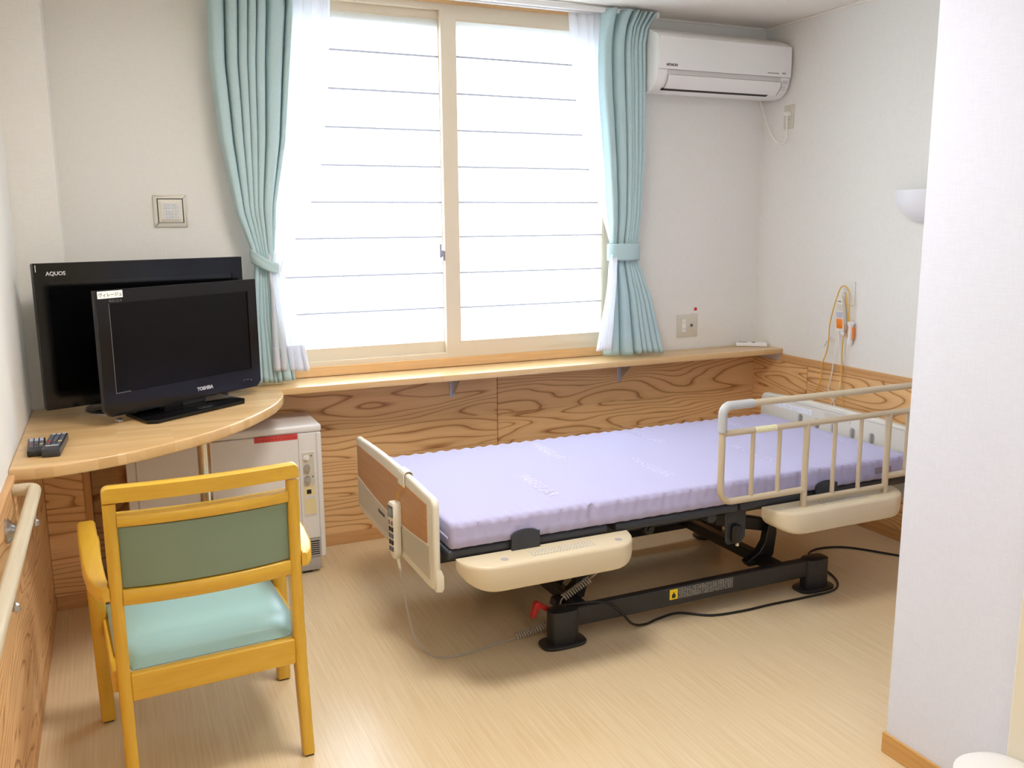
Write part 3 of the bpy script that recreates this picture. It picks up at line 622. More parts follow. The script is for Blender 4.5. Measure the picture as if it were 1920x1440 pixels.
cord([(xo, -0.728, 1.01), (xo, -0.718, 1.08), (xo, -0.700, 1.15)], 0.0032, 'orangecord')
cord([(xo, -0.704, 0.94), (xo, -0.700, 0.86), (xo, -0.702, 0.78), (xo, -0.706, 0.70), (xo, -0.722, 0.62), (xo, -0.735, 0.55), (xo, -0.735, 0.45)], 0.0034, 'orangecord')
cord([(xo, -0.668, 0.96), (xo, -0.682, 0.86), (xo, -0.702, 0.78), (xo, -0.700, 0.70), (xo, -0.685, 0.64), (xo, -0.660, 0.60), (xo, -0.630, 0.565)], 0.0026, 'whitecord')
cord([(xo, -0.664, 0.96), (xo, -0.650, 0.86), (xo, -0.645, 0.78), (xo, -0.632, 0.70), (xo, -0.622, 0.645), (xo, -0.650, 0.61), (xo, -0.68, 0.565)], 0.0026, 'whitecord')
cord([(xw - 0.002, -0.545, 0.86), (xw - 0.004, -0.555, 0.875), (xw - 0.010, -0.585, 0.905), (xw - 0.012, -0.605, 0.92)], 0.0012, 'greycord')

# handrail along the left wall
hr = thing('handrail', 'round wooden handrail on metal brackets along the left wall', 'handrail', (0.0, -2.3, 0.77))
HX, HZ = 0.070, 0.768
path = [(0.013, -1.245, HZ), (0.045, -1.245, HZ)] + [(0.045 + 0.025 * math.sin(t), -1.270 + 0.025 * math.cos(t), HZ) for t in [PI / 2 * k / 5 for k in range(1, 5)]] + [(HX, -1.272, HZ), (HX, -1.5, HZ), (HX, -4.6, HZ)]
obj('rail', MB().tube(path, 0.0175, 16), 'handrail', hr, 50)
for y in (-1.47, -2.05, -2.9, -3.8):
    obj('bracket', MB().lathe([(0.0, 0.012), (0.030, 0.012), (0.029, 0.018), (0.015, 0.036), (0.010, 0.044)], (0, 0, 0), 16, 'x') if False else MB(Matrix.Translation((0.0125, y, HZ - 0.048))).tube([(0, 0, 0), (0.006, 0, 0), (0.022, 0, 0), (0.040, 0, 0.004), (HX - 0.0125, 0, 0.030)], [0.033, 0.033, 0.015, 0.009, 0.009], 18), 'steel', hr)
    obj('screw_cap', MB(Matrix.Translation((HX + 0.012, y + 0.01, HZ - 0.040))).tube([(0, 0, 0.032), (0, 0, 0.012), (0, 0, 0.008), (0, 0, -0.004), (0, 0, -0.010)], [0.003, 0.003, 0.008, 0.009, 0.002], 10), 'steel', hr)

# ------------------------------------------------------------------ heater under the desk
ht = thing('fan_heater', 'white floor standing heater with control strip and red tape under the desk', 'heater', (0.7, -0.17, 0))
HY = -0.310
obj('cabinet', MB().box(0.309, 1.079, HY + 0.004, -0.020, 0.070, 0.630, 0.006, 2), 'heater', ht)
obj('top_cover', MB().box(0.305, 1.083, HY - 0.003, -0.018, 0.630, 0.662, 0.010, 3), 'heater', ht)
obj('front_panel', MB().box(0.345, 0.980, HY - 0.002, HY + 0.006, 0.175, 0.6275, 0.0015, 1), 'heater', ht)
obj('control_strip', MB().box(0.983, 1.056, HY - 0.002, HY + 0.006, 0.160, 0.6275, 0.0015, 1), 'heater', ht)
obj('side_post', MB().box(1.059, 1.080, HY - 0.002, HY + 0.006, 0.072, 0.6275, 0.003, 1), 'heater', ht)
obj('side_post', MB().box(0.308, 0.342, HY - 0.002, HY + 0.006, 0.072, 0.6275, 0.003, 1), 'heater', ht)
cp = obj('control_recess', MB().prism(rrect(0.992, 1.049, 0.262, 0.548, 0.008), 'y', HY - 0.004, HY + 0.002, 0.001), 'heater', ht)
obj('control_face', MB().box(0.996, 1.045, HY - 0.0048, HY - 0.0035, 0.395, 0.544), 'plate', cp, 0)
obj('control_film', MB().box(0.996, 1.045, HY - 0.0048, HY - 0.0035, 0.272, 0.395), 'cream_label', cp, 0, label='pale yellow lower control film')
obj('display', MB().box(1.008, 1.027, HY - 0.006, HY - 0.004, 0.362, 0.380), 'dark', cp, 0)
for ix, iz in ((1.031, 0.526), (1.034, 0.434)): obj('indicator', MB().box(ix, ix + 0.005, HY - 0.006, HY - 0.004, iz, iz + 0.005), 'dark', cp, 0)
obj('push_button', MB().lathe([(0.0, 0.010), (0.008, 0.010), (0.009, 0.004), (0.013, 0.004), (0.013, 0.0)], (1.012, HY - 0.004, 0.520), 16, 'y'), 'white', cp)
for z in (0.478, 0.428):
    kb = obj('dial', MB().lathe([(0.0, 0.016), (0.012, 0.016), (0.014, 0.003), (0.015, 0.0)], (1.013, HY - 0.004, z), 18, 'y'), 'steel', cp)
obj('film_print', MB().box(0.999, 1.042, HY - 0.0055, HY - 0.0045, 0.340, 0.354), 'finelabel', cp, 0)
obj('warning_tape', MB().box(0.802, 0.980, HY - 0.0032, HY - 0.0018, 0.606, 0.631), 'redtape', ht, 0)
gr = obj('grille', MB().box(0.345, 1.057, HY, HY + 0.006, 0.072, 0.158), 'heater_g', ht, 0)
for k in range(7):
    z = 0.080 + k * 0.0095
    obj('slat', MB().box(0.36, 1.052, HY - 0.004, HY, z, z + 0.0035), 'heater_g', gr, 0)
    obj('slat_gap', MB().box(0.36, 1.052, HY - 0.0008, HY, z + 0.0035, z + 0.0095), 'dark', gr, 0)
obj('foot_base', MB().box(0.335, 1.055, HY + 0.002, -0.03, 0.012, 0.072, 0.004, 2), 'heater_g', ht)
for fx_ in (0.36, 0.98): obj('foot', MB().box(fx_, fx_ + 0.04, HY + 0.02, -0.05, 0.0, 0.013), 'dark', ht, 0)

# ------------------------------------------------------------------ televisions
def television(name, label, P0, ang, w, h, bz, depth, base, logo, front):
    """P0: lower left corner of the front; ang: direction of the lower edge in plan"""
    u = Vector((math.cos(ang), math.sin(ang), 0)); nb = Vector((-math.sin(ang), math.cos(ang), 0))     # nb points back
    T = Matrix(((u.x, nb.x, 0, P0[0]), (u.y, nb.y, 0, P0[1]), (0, 0, 1, P0[2]), (0, 0, 0, 1)))
    t = thing(name, label, 'television', (P0[0] + u.x * w / 2, P0[1] + u.y * w / 2, HS))
    return t, T
tv, T = television('television', 'larger black television at the back of the corner desk, partly hidden', (0.068, -0.498, 0.850), 0.353, 0.788, 0.523, 0, 0, None, None, None)
w, h = 0.788, 0.523
cs = MB(T).prism(rrect(0, w, 0, h, 0.006, 3), 'y', 0.004, 0.030, 0.003)
cs.add(*[(lambda a, b: ([(a[0], 0.030, a[2]), (a[1], 0.030, a[2]), (a[1], 0.030, a[3]), (a[0], 0.030, a[3]), (b[0], 0.072, b[2]), (b[1], 0.072, b[2]), (b[1], 0.072, b[3]), (b[0], 0.072, b[3])], [(0, 1, 5, 4), (1, 2, 6, 5), (2, 3, 7, 6), (3, 0, 4, 7), (4, 5, 6, 7)]))((0.03, w - 0.03, 0.03, h - 0.03), (0.12, w - 0.12, 0.08, h - 0.10))][0])
obj('case', cs, 'black_m', tv)
bz = MB(T)
bz.prism([(0, 0), (w, 0), (w, 0.062), (0.042, 0.062), (0.042, h - 0.062), (0, h)][:1] + [(w, 0), (w - 0.045, 0.066), (0.045, 0.066)], 'y', 0.0, 0.006)
bz.prism([(w, 0), (w, h), (w - 0.045, h - 0.066), (w - 0.045, 0.066)], 'y', 0.0, 0.006).prism([(w, h), (0, h), (0.045, h - 0.066), (w - 0.045, h - 0.066)], 'y', 0.0, 0.006).prism([(0, h), (0, 0), (0.045, 0.066), (0.045, h - 0.066)], 'y', 0.0, 0.006)
obj('bezel', bz, 'graphite' if False else 'black', tv, 0)
obj('screen', MB(T).box(0.045, w - 0.045, 0.003, 0.008, 0.066, h - 0.066), 'screen', tv, 0)
text('lettering', 'AQUOS', 0.019, T @ frame_mat((0.040, -0.0006, h - 0.043), (1, 0, 0), (0, 0, 1)), 'silver', tv, bold=0.0005)
obj('corner_trim', MB(T).box(0.0065, 0.009, -0.001, 0.001, h - 0.030, h - 0.006), 'silver', tv, 0)
ell = [(0.42 + 0.27 * math.copysign(abs(math.cos(a)) ** 0.7, math.cos(a)), 0.030 + 0.125 * math.copysign(abs(math.sin(a)) ** 0.7, math.sin(a))) for a in [2 * PI * k / 40 for k in range(40)]]
zb = HS - 0.850
obj('stand_base', MB(T).prism(ell, 'z', zb + 0.001, zb + 0.014, 0.003), 'black', tv)
obj('stand_trim', MB(T).prism([(0.42 + (x - 0.42) * 1.012, 0.03 + (y - 0.03) * 1.02) for x, y in ell], 'z', zb + 0.0, zb + 0.005), 'steel', tv)
obj('stand_neck', MB(T).box(0.32, 0.52, 0.022, 0.058, zb + 0.012, 0.10, 0.004, 1), 'black', tv)

w, h = 0.723, 0.438
tv, T = television('television', 'smaller black television standing in front, with white name strip', (0.262, -0.712, 0.846), 0.626, w, h, 0, 0, None, None, None)
outl = [(0.022, 0), (w - 0.022, 0), (w, 0.022), (w, h), (0, h), (0, 0.022)]
cs = MB(T).prism(outl, 'y', 0.004, 0.024, 0.003)
cs.add([(0.03, 0.024, 0.02), (w - 0.05, 0.024, 0.02), (w - 0.05, 0.024, h - 0.02), (0.03, 0.024, h - 0.02), (0.12, 0.060, 0.05), (w - 0.20, 0.056, 0.05), (w - 0.20, 0.056, h - 0.08), (0.12, 0.060, h - 0.08)], [(0, 1, 5, 4), (1, 2, 6, 5), (2, 3, 7, 6), (3, 0, 4, 7), (4, 5, 6, 7)])
obj('case', cs, 'black_m', tv)
b = 0.046
bz = MB(T).prism([(0, 0.022), (0.022, 0), (w - 0.022, 0), (w, 0.022), (w - b, 0.078), (b, 0.078)], 'y', 0, 0.006).prism([(w, 0.022), (w, h), (w - b, h - b), (w - b, 0.078)], 'y', 0, 0.006)
bz.prism([(w, h), (0, h), (b, h - b), (w - b, h - b)], 'y', 0, 0.006).prism([(0, h), (0, 0.022), (b, 0.078), (b, h - b)], 'y', 0, 0.006)
obj('bezel', bz, 'black', tv, 0)
obj('screen', MB(T).box(b, w - b, 0.0035, 0.008, 0.078, h - b), 'screen2', tv, 0)
obj('screen_edge', MB(T).box(b, b + 0.0022, -0.0005, 0.004, 0.078, h - b).box(b, b + 0.06, -0.0005, 0.004, 0.078, 0.080), 'dimprint', tv, 0)
text('lettering', 'TOSHIBA', 0.0185, T @ frame_mat((0.395, -0.0006, 0.030), (1, 0, 0), (0, 0, 1)), 'silver', tv, bold=0.0008)
text('lettering', 'REGZA', 0.0125, T @ frame_mat((0.048, -0.0006, h - 0.041), (1, 0, 0), (0, 0, 1)), 'dimprint', tv, xscale=1.3)
for x in (0.628, 0.646):
    obj('touch_mark', MB(T).box(x, x + 0.010, -0.0006, 0.0004, 0.034, 0.037), 'dimprint', tv, 0)
obj('standby_light', MB(T).box(0.668, 0.671, -0.0008, 0.0004, 0.030, 0.033), 'silver', tv, 0)
obj('name_strip', MB(T).box(0.006, 0.104, -0.0012, 0.0002, h - 0.027, h - 0.002), 'paper', tv, 0, label='white name strip')
text('lettering', 'ヴィレージュ', 0.0155, T @ frame_mat((0.009, -0.0016, h - 0.0205), (1, 0, 0), (0, 0, 1)), 'ink', tv)
zb = HS - 0.846
bp = [(0.120, -0.112), (0.523, -0.112), (0.552, -0.085), (0.575, 0.095), (0.145, 0.095), (0.098, -0.085)]
obj('stand_base', MB(T).prism(bp, 'z', zb + 0.0005, zb + 0.015, 0.004, 2), 'black', tv)
obj('stand_neck', MB(T).box(0.25, 0.44, 0.012, 0.045, zb + 0.013, 0.05, 0.003, 1), 'black', tv)
obj('logo_plate', MB(T).box(0.33, 0.44, 0.008, 0.0125, zb + 0.016, 0.0, 0.001, 1), 'black_m', tv)
obj('cable_clip', MB(T).box(0.062, 0.082, 0.02, 0.045, zb + 0.0, zb + 0.014, 0.003, 1), 'steel', tv)

# ------------------------------------------------------------------ remote controls
def remote(name, label, c, ang, wd, ln, ht_, mat, big):
    T = Matrix.Translation(c) @ Matrix.Rotation(ang, 4, 'Z')
    r = thing(name, label, 'remote control', c)
    obj('case', MB(T).prism(rrect(-wd / 2, wd / 2, -ln / 2, ln / 2, 0.007), 'z', 0.0003, ht_, 0.004, 2), mat, r)
    rows = 9
    for j in range(rows):
        yy = ln / 2 - 0.016 - j * (ln * 0.70 / rows)
        for i in (-1, 0, 1):
            xx = i * wd * 0.29; m = 'btn'
            if j in (0, 1, 2): m = 'lilacbtn' if not big or j == 0 else 'btn'
            if j == 6 and i == 1: m = 'amber'
            if j == 6 and i == -1: m = 'red'
            if j == 7 and i == 0: m = 'graphite'
            hw, hl = wd * 0.105, ln * 0.70 / rows * 0.33
            obj('key', MB(T).box(xx - hw, xx + hw, yy - hl, yy + hl, ht_ - 0.0005, ht_ + 0.0016, 0.0006, 1), m, r, 0)
    obj('dial_pad', MB(T).lathe([(0.0, ht_ + 0.002), (0.009, ht_ + 0.002), (0.010, ht_)], (0, -ln * 0.12, 0), 14), 'graphite', r)
    if big: obj('name_plate', MB(T).box(-wd * 0.36, wd * 0.36, -ln * 0.32, -ln * 0.26, ht_ - 0.0005, ht_ + 0.0014, 0.0006, 1), 'silver', r, 0, label='silver name plate')
    return r
remote('remote_control', 'slim black remote control on the desk, nearer the wall', (0.061, -0.962, HS), 0.05, 0.050, 0.185, 0.020, 'black_m', False)
remote('remote_control', 'thicker silver edged remote control on the desk, beside the slim black one', (0.114, -0.968, HS), -0.07, 0.052, 0.225, 0.026, 'graphite', True)
T = Matrix.Translation((3.545, -0.085, HS)) @ Matrix.Rotation(0.95, 4, 'Z')
r = thing('remote_control', 'white remote control lying on the window shelf by the right corner', 'remote control', (3.545, -0.085, HS))
obj('case', MB(T).prism(rrect(-0.028, 0.028, -0.085, 0.085, 0.008), 'z', 0.0003, 0.020, 0.004, 2), 'white', r)
obj('display', MB(T).box(-0.020, 0.020, 0.025, 0.070, 0.0195, 0.0208), 'lcd', r, 0)
obj('key', MB(T).box(-0.015, 0.015, -0.02, -0.002, 0.0195, 0.0215, 0.001, 1), 'btn', r, 0)

# ------------------------------------------------------------------ armchair
TC = Matrix.Translation((0.492, -1.625, 0)) @ Matrix.Rotation(math.radians(3.6), 4, 'Z')
ch = thing('armchair', 'wooden armchair with green vinyl seat and back facing the corner desk', 'chair', (0.492, -1.4, 0))
def quad_loft(T, secs):
    """secs: (x0, x1, y0, y1, z) horizontal sections, upwards"""
    mb = MB(T); rings = []
    for x0, x1, y0, y1, z in secs:
        c = 0.004
        rings.append([(x0 + c, y0, z), (x1 - c, y0, z), (x1, y0 + c, z), (x1, y1 - c, z), (x1 - c, y1, z), (x0 + c, y1, z), (x0, y1 - c, z), (x0, y0 + c, z)])
    return mb.loft(rings)
for s in (-1, 1):
    def sec(z, yb, yt, wi=0.031): return ((0.246 - wi) if s > 0 else -0.246, 0.246 if s > 0 else -(0.246 - wi), yb, yt, z)
    obj('rear_leg', quad_loft(TC, [sec(0.006, -0.062, -0.026), sec(0.12, -0.045, -0.005), sec(0.28, -0.026, 0.022), sec(0.40, -0.018, 0.028), sec(0.55, -0.018, 0.022), sec(0.70, -0.026, 0.008), sec(0.815, -0.034, -0.004)]), 'chairwood', ch, 50)
    obj('foot_pad', MB(TC).box(s * 0.231 - 0.012, s * 0.231 + 0.012, -0.058, -0.030, 0.0, 0.006), 'dark', ch, 0)
    fx0 = 0.246 if s > 0 else -0.292
    obj('front_leg', quad_loft(TC, [(fx0 + 0.006, fx0 + 0.046, 0.405, 0.445, 0.006), (fx0 + 0.003, fx0 + 0.046, 0.395, 0.447, 0.25), (fx0, fx0 + 0.046, 0.385, 0.449, 0.42), (fx0, fx0 + 0.046, 0.380, 0.449, 0.585)]), 'chairwood', ch, 50)
    obj('foot_pad', MB(TC).box(fx0 + 0.012, fx0 + 0.040, 0.410, 0.440, 0.0, 0.006), 'dark', ch, 0)
    # arm: bowed plank sloping down to the rear post
    prof = [(0.256, 0.300, 0.462, 0.632), (0.252, 0.302, 0.445, 0.634), (0.252, 0.304, 0.30, 0.626), (0.252, 0.302, 0.15, 0.612), (0.250, 0.294, 0.06, 0.604), (0.247, 0.280, 0.005, 0.599), (0.2465, 0.262, -0.020, 0.596)]
    rings = []
    for x0, x1, y, zt in prof:
        th = 0.038
        rings.append([(s * x0, y, zt - th), (s * x1, y, zt - th), (s * (x1), y, zt - 0.006), (s * (x1 - 0.006), y, zt), (s * (x0 + 0.004), y, zt), (s * x0, y, zt - 0.005)])
    obj('armrest', MB(TC).loft(rings), 'chairwood_y', ch, 50)
    obj('side_rail', MB(TC).box(s * 0.247 - 0.011, s * 0.247 + 0.011, 0.024, 0.384, 0.285, 0.345, 0.003, 1), 'chairwood_y', ch)
def bowed(z0, z1, y0, th, bow, tilt, x=0.2155, name='rail', mat='chairwood_x', lift=0.0, bulge=0.0):
    """horizontal member between the rear posts, bowed backwards (towards the entrance)"""
    rings = []; n = 14
    for k in range(n + 1):
        t = -1 + 2 * k / n; yy = y0 - bow * (1 - t * t); e = bulge * (1 - t ** 4)
        zc = lift * (1 - t * t)
        rings.append([(t * x, yy - e, z0 + 0.003), (t * x, yy + 0.003, z0), (t * x, yy + th - 0.003, z0), (t * x, yy + th + e, z0 + 0.003), (t * x, yy + th + tilt + e, z1 - 0.003 + zc), (t * x, yy + th + tilt - 0.003, z1 + zc), (t * x, yy + tilt + 0.003, z1 + zc), (t * x, yy + tilt - e, z1 - 0.003 + zc)])
    return obj(name, MB(TC).loft(rings), mat, ch, 50)
# top rail with rounded shoulders, as wide as the posts
rings = []
for t in [-1, -0.995, -0.985, -0.97, -0.95, -0.93] + [-0.9 + 0.15 * k for k in range(13)] + [0.93, 0.95, 0.97, 0.985, 0.995, 1]:
    yy = -0.036 - 0.022 * (1 - t * t); q_ = max(0.0, (abs(t) - 0.93) / 0.07); sh_ = 0.017 * (1 - math.sqrt(max(0.0, 1 - q_ * q_)))
    rings.append([(t * 0.246, yy, 0.820), (t * 0.246, yy + 0.032, 0.820), (t * 0.246, yy + 0.030, 0.858 - sh_), (t * 0.246, yy + 0.024, 0.862 - sh_), (t * 0.246, yy + 0.004, 0.862 - sh_), (t * 0.246, yy - 0.002, 0.858 - sh_)])
obj('top_rail', MB(TC).loft(rings), 'chairwood_x', ch, 50)
bowed(0.752, 0.783, -0.030, 0.044, 0.022, -0.002, name='upper_rail')
bowed(0.538, 0.580, -0.020, 0.030, 0.022, 0.0, name='lower_rail')
bowed(0.582, 0.751, -0.010, 0.014, 0.022, -0.008, x=0.214, name='back_cushion', mat='vinyl_shaded', bulge=0.006)
obj('rear_apron', MB(TC).box(-0.2155, 0.2155, -0.022, 0.003, 0.272, 0.346, 0.003, 1), 'chairwood_x', ch)
obj('front_apron', MB(TC).box(-0.246, 0.246, 0.410, 0.432, 0.285, 0.350, 0.003, 1), 'chairwood_x', ch)
def seat_fn(u, v):
    y = 0.000 + 0.452 * v; hw = 0.208 + (0.036 * min(1, v / 0.25))
    x = (2 * u - 1) * hw
    ex = max(0.0, 1 - abs(2 * u - 1) ** 6); ey = max(0.0, 1 - abs(2 * v - 1) ** 6)
    z = 0.350 + 0.012 * v + 0.034 * (ex * ey) ** 0.45 + 0.010 * math.sin(PI * v) * ex - 0.010 * math.exp(-((v - 0.28) / 0.10) ** 2) * ex
    return (x, y, z)
mb = MB(TC); mb.grid(seat_fn, 30, 30); 
obj('seat', mb, 'vinyl', ch, 180)
obj('seat_board', MB(TC).prism([(-0.208, 0.004), (0.208, 0.004), (0.236, 0.11), (0.236, 0.450), (-0.236, 0.450), (-0.236, 0.11)], 'z', 0.346, 0.3535), 'vinyl', ch, 0)

# ------------------------------------------------------------------ bed
bed = thing('care_bed', 'adjustable care bed frame with beige end boards and black steel base', 'bed', (2.25, -0.98, 0))
def end_board(x0, x1, zt, zb, y0, y1, arch):
    n = 16; top = [(y0 + (y1 - y0) * k / n, zt + arch * (1 - (2 * k / n - 1) ** 2)) for k in range(n + 1)]
    r = 0.045
    pts = rrect(y0, y1, zb, zt, 0.03, 6, (0.055, 0.055, 0.030, 0.030)); out = []
    for (yy, zz) in pts:
        t = (yy - y0) / (y1 - y0); out.append((yy, zz + (arch * (1 - (2 * t - 1) ** 2) if zz > zt - 0.02 else 0)))
    # add arch points between the top corners
    i = next(k for k, p_ in enumerate(out) if p_[0] < y1 - 0.031 and p_[1] > zt - 0.02)
    mid = [(y1 - 0.03 + (y0 - y1 + 0.06) * k / n, zt + arch * (1 - (1 - 2 * k / n) ** 2)) for k in range(1, n)]
    return out[:i] + mid + out[i:]
FX0, FX1 = 1.190, 1.214
fb = obj('footboard', MB().prism(end_board(FX0, FX1, 0.634, 0.316, -1.447, -0.470, 0.014), 'x', FX0, FX1, 0.0105, 4), 'creamlight', bed, 40)
def arc_band(ya, yb, z_top, z_bot, sag_top, sag_bot, n=18):
    top = [(ya + (yb - ya) * k / n, z_top + sag_top * (1 - (2 * k / n - 1) ** 2)) for k in range(n + 1)]
    bot = [(ya + (yb - ya) * k / n, z_bot + sag_bot * (1 - (2 * k / n - 1) ** 2)) for k in range(n + 1)]
    return bot + top[::-1]
obj('lower_panel', MB().prism(arc_band(-1.405, -0.500, 0.466, 0.352, -0.024, 0.0), 'x', FX0 - 0.0025, FX0 + 0.004), 'silverbeige', fb, 0)
obj('wood_panel', MB().prism(arc_band(-1.385, -0.500, 0.603, 0.470, 0.004, -0.026), 'x', FX0 - 0.0025, FX0 + 0.004), 'brownpanel', fb, 0, label='brown wood grain insert')
obj('trim_line', MB().prism(arc_band(-1.390, -0.496, 0.4705, 0.4660, -0.026, -0.024), 'x', FX0 - 0.004, FX0 + 0.002), 'creamlight', fb, 0)
text('lettering', 'PARAMOUNT', 0.017, frame_mat((FX0 - 0.003, -0.80, 0.405), (0, -1, 0), (0, 0, 1)), 'ink', fb, xscale=0.85, bold=0.0006)
obj('corner_bumper', MB().prism([(FX0 + 0.006, 0.322), (FX1 + 0.002, 0.318), (FX1 + 0.010, 0.330), (FX1 + 0.010, 0.372), (FX1 + 0.002, 0.392), (FX0 + 0.006, 0.400)], 'y', -1.4480, -1.40, 0.004, 2), 'creamlight', fb)
HX0, HX1 = 3.285, 3.325
hb_ = obj('headboard', MB().prism(end_board(HX0, HX1, 0.644, 0.335, -1.455, -0.490, 0.014), 'x', HX0, HX1, 0.010, 3), 'headgrey', bed, 40)
obj('printed_label', MB().prism([(-0.595, 0.617), (-0.595, 0.592), (-0.860, 0.592), (-0.860, 0.617)], 'x', HX0 - 0.0015, HX0 + 0.001), 'headlabel', hb_, 0)
obj('grip_recess', MB().prism(rrect(-1.10, -0.94, 0.600, 0.625, 0.008), 'x', HX0 - 0.002, HX0 + 0.001), 'silverbeige', hb_, 0)
obj('top_groove', MB().box(HX0 - 0.0012, HX0 + 0.001, -1.42, -0.56, 0.6335, 0.6365), 'grey_pl', hb_, 0)
for y in (-0.783, -0.894, -1.000, -1.114, -1.225):
    sl = obj('slot', MB().prism(rrect(y - 0.017, y + 0.017, 0.538, 0.588, 0.0165), 'x', HX0 - 0.0015, HX0 + 0.001), 'grey_pl', hb_, 0)
    obj('hollow_shade', MB().prism(rrect(y - 0.014, y + 0.006, 0.541, 0.584, 0.009), 'x', HX0 - 0.0022, HX0), 'slot_shade', sl, 0)  # flat brown-grey patch, shade of the hollow put into its colour
# deck sections under the mattress (three, with open joints)
DZ0, DZ1 = 0.420, 0.4545
for a, b_ in ((1.236, 1.838), (1.868, 2.405), (2.412, 3.283)):
    d = obj('deck_section', MB().box(a, b_, -1.445, -0.535, DZ0, DZ1, 0.012, 3), 'bedsteel', bed)
obj('deck_corner', MB().box(1.222, 1.262, -1.36, -0.60, 0.405, 0.440, 0.005, 1), 'bedsteel', bed)
def stop(x0, x1):
    pts = [(x0, 0.418)] + [(x1, 0.418)] + [(x1, 0.485), ] + [((x0 + x1) / 2 + (x1 - x0) / 2 * math.cos(t), 0.475 + 0.022 * math.sin(t)) for t in [PI * k / 10 for k in range(1, 10)]] + [(x0, 0.478)]
    return obj('mattress_stop', MB().prism(pts, 'y', -1.466, -1.4555, 0.002), 'bedsteel', bed, 30)
stop(1.456, 1.560); stop(2.760, 2.866)
for y in (-1.30, -0.66):
    obj('side_beam', MB().box(1.233, 3.284, y - 0.02, y + 0.02, 0.365, 0.415, 0.003, 1), 'bedblack', bed)
for x in (1.45, 2.07, 2.62, 3.15):
    obj('cross_beam', MB().box(x - 0.02, x + 0.02, -1.28, -0.68, 0.372, 0.410), 'bedblack', bed, 0)
obj('pivot_knob', MB().lathe([(0.0, 0.034), (0.012, 0.034), (0.012, 0.026), (0.022, 0.024), (0.024, 0.0)], (2.073, -1.322, 0.372), 18, 'y'), 'bedblack', bed)
obj('joint_roller', MB().lathe([(0.0, 0.10), (0.020, 0.10), (0.022, 0.092), (0.022, 0.0)], (2.30, -1.32, 0.405), 16, 'y'), 'bedsteel', bed)
# side rail holders
def holder(x0, x1):
    n = 28; rings = []
    # sections along X: plan depth and underside both taper at the ends
    for k in range(n + 1):
        t = k / n; x = x0 + (x1 - x0) * (0.5 - 0.5 * math.cos(PI * t)); e = abs(2 * (x - x0) / (x1 - x0) - 1)
        g = max(0.0, (e - 0.62) / 0.38); ye = -1.572 + 0.112 * (1 - math.sqrt(max(0.0, 1 - g ** 2.4))); zb_ = 0.338 + 0.062 * (1 - math.sqrt(max(0.0, 1 - g ** 2.4))); zt = 0.428
        yb = -1.452
        if ye > yb - 0.02: ye = yb - 0.02
        if zb_ > zt - 0.02: zb_ = zt - 0.02
        c = 0.012
        rings.append([(x, yb, zt), (x, ye + c, zt), (x, ye + 0.003, zt - 0.004), (x, ye, zt - c), (x, ye + 0.001, zb_ + c), (x, ye + 0.004, zb_ + 0.004), (x, ye + c, zb_), (x, yb, zb_)])
    return obj('rail_holder', MB().loft(rings), 'cream', bed, 75)
hl = holder(1.262, 1.905); hr_ = holder(2.505, 3.165)
obj('printed_label', MB().box(1.500, 1.735, -1.535, -1.490, 0.4275, 0.4287), 'boxlabel', hl, 0)
obj('socket_hole', MB().lathe([(0.0, 0.4290), (0.013, 0.4290), (0.013, 0.427)], (1.405, -1.522, 0), 16).lathe([(0.0, 0.4290), (0.013, 0.4290), (0.013, 0.427)], (1.832, -1.522, 0), 16), 'grey_pl', hl)
obj('printed_label', MB().box(2.735, 2.960, -1.535, -1.490, 0.4275, 0.4287), 'boxlabel', hr_, 0)
for x in (1.40, 1.70, 2.68, 3.02):
    obj('holder_arm', MB().box(x - 0.02, x + 0.02, -1.455, -1.28, 0.370, 0.400), 'bedblack', bed, 0)
# base
LX = (1.700, 2.868)
for x in LX:
    for y in (-1.362, -0.665):
        ovl = lambda a, b_: [(x + a * math.copysign(abs(math.cos(t)) ** 0.6, math.cos(t)), y + b_ * math.copysign(abs(math.sin(t)) ** 0.6, math.sin(t))) for t in [2 * PI * k / 28 for k in range(28)]]
        lg = obj('leg', MB().prism(ovl(0.056, 0.036), 'z', 0.012, 0.136, 0.004), 'legblack', bed, 30)
        obj('foot_plate', MB().prism(ovl(0.088, 0.050), 'z', 0.0, 0.014, 0.004), 'legblack', lg, 30)
for y in (-1.362, -0.665):
    bar = obj('base_bar', MB().box(LX[0] + 0.05, LX[1] - 0.05, y - 0.018, y + 0.018, 0.064, 0.136, 0.004, 1), 'bedsteel' if False else 'legblack', bed)
    if y < -1:
        obj('warning_sign', MB().box(2.146, 2.182, y - 0.0188, y - 0.0175, 0.090, 0.130), 'yellow', bar, 0, label='yellow warning symbol')
        obj('warning_figure', MB().prism([(2.156, 0.096), (2.172, 0.096), (2.172, 0.110), (2.1675, 0.112), (2.164, 0.122), (2.1605, 0.112), (2.156, 0.110)], 'y', y - 0.0194, y - 0.0186), 'ink_dark', bar, 0)
        obj('printed_label', MB().box(2.185, 2.440, y - 0.0188, y - 0.0175, 0.090, 0.130), 'darklabel', bar, 0)
for x in (1.790, 2.700):
    obj('cross_tube', MB().box(x - 0.022, x + 0.022, -1.344, -0.684, 0.085, 0.132, 0.004, 1), 'bedblack', bed)
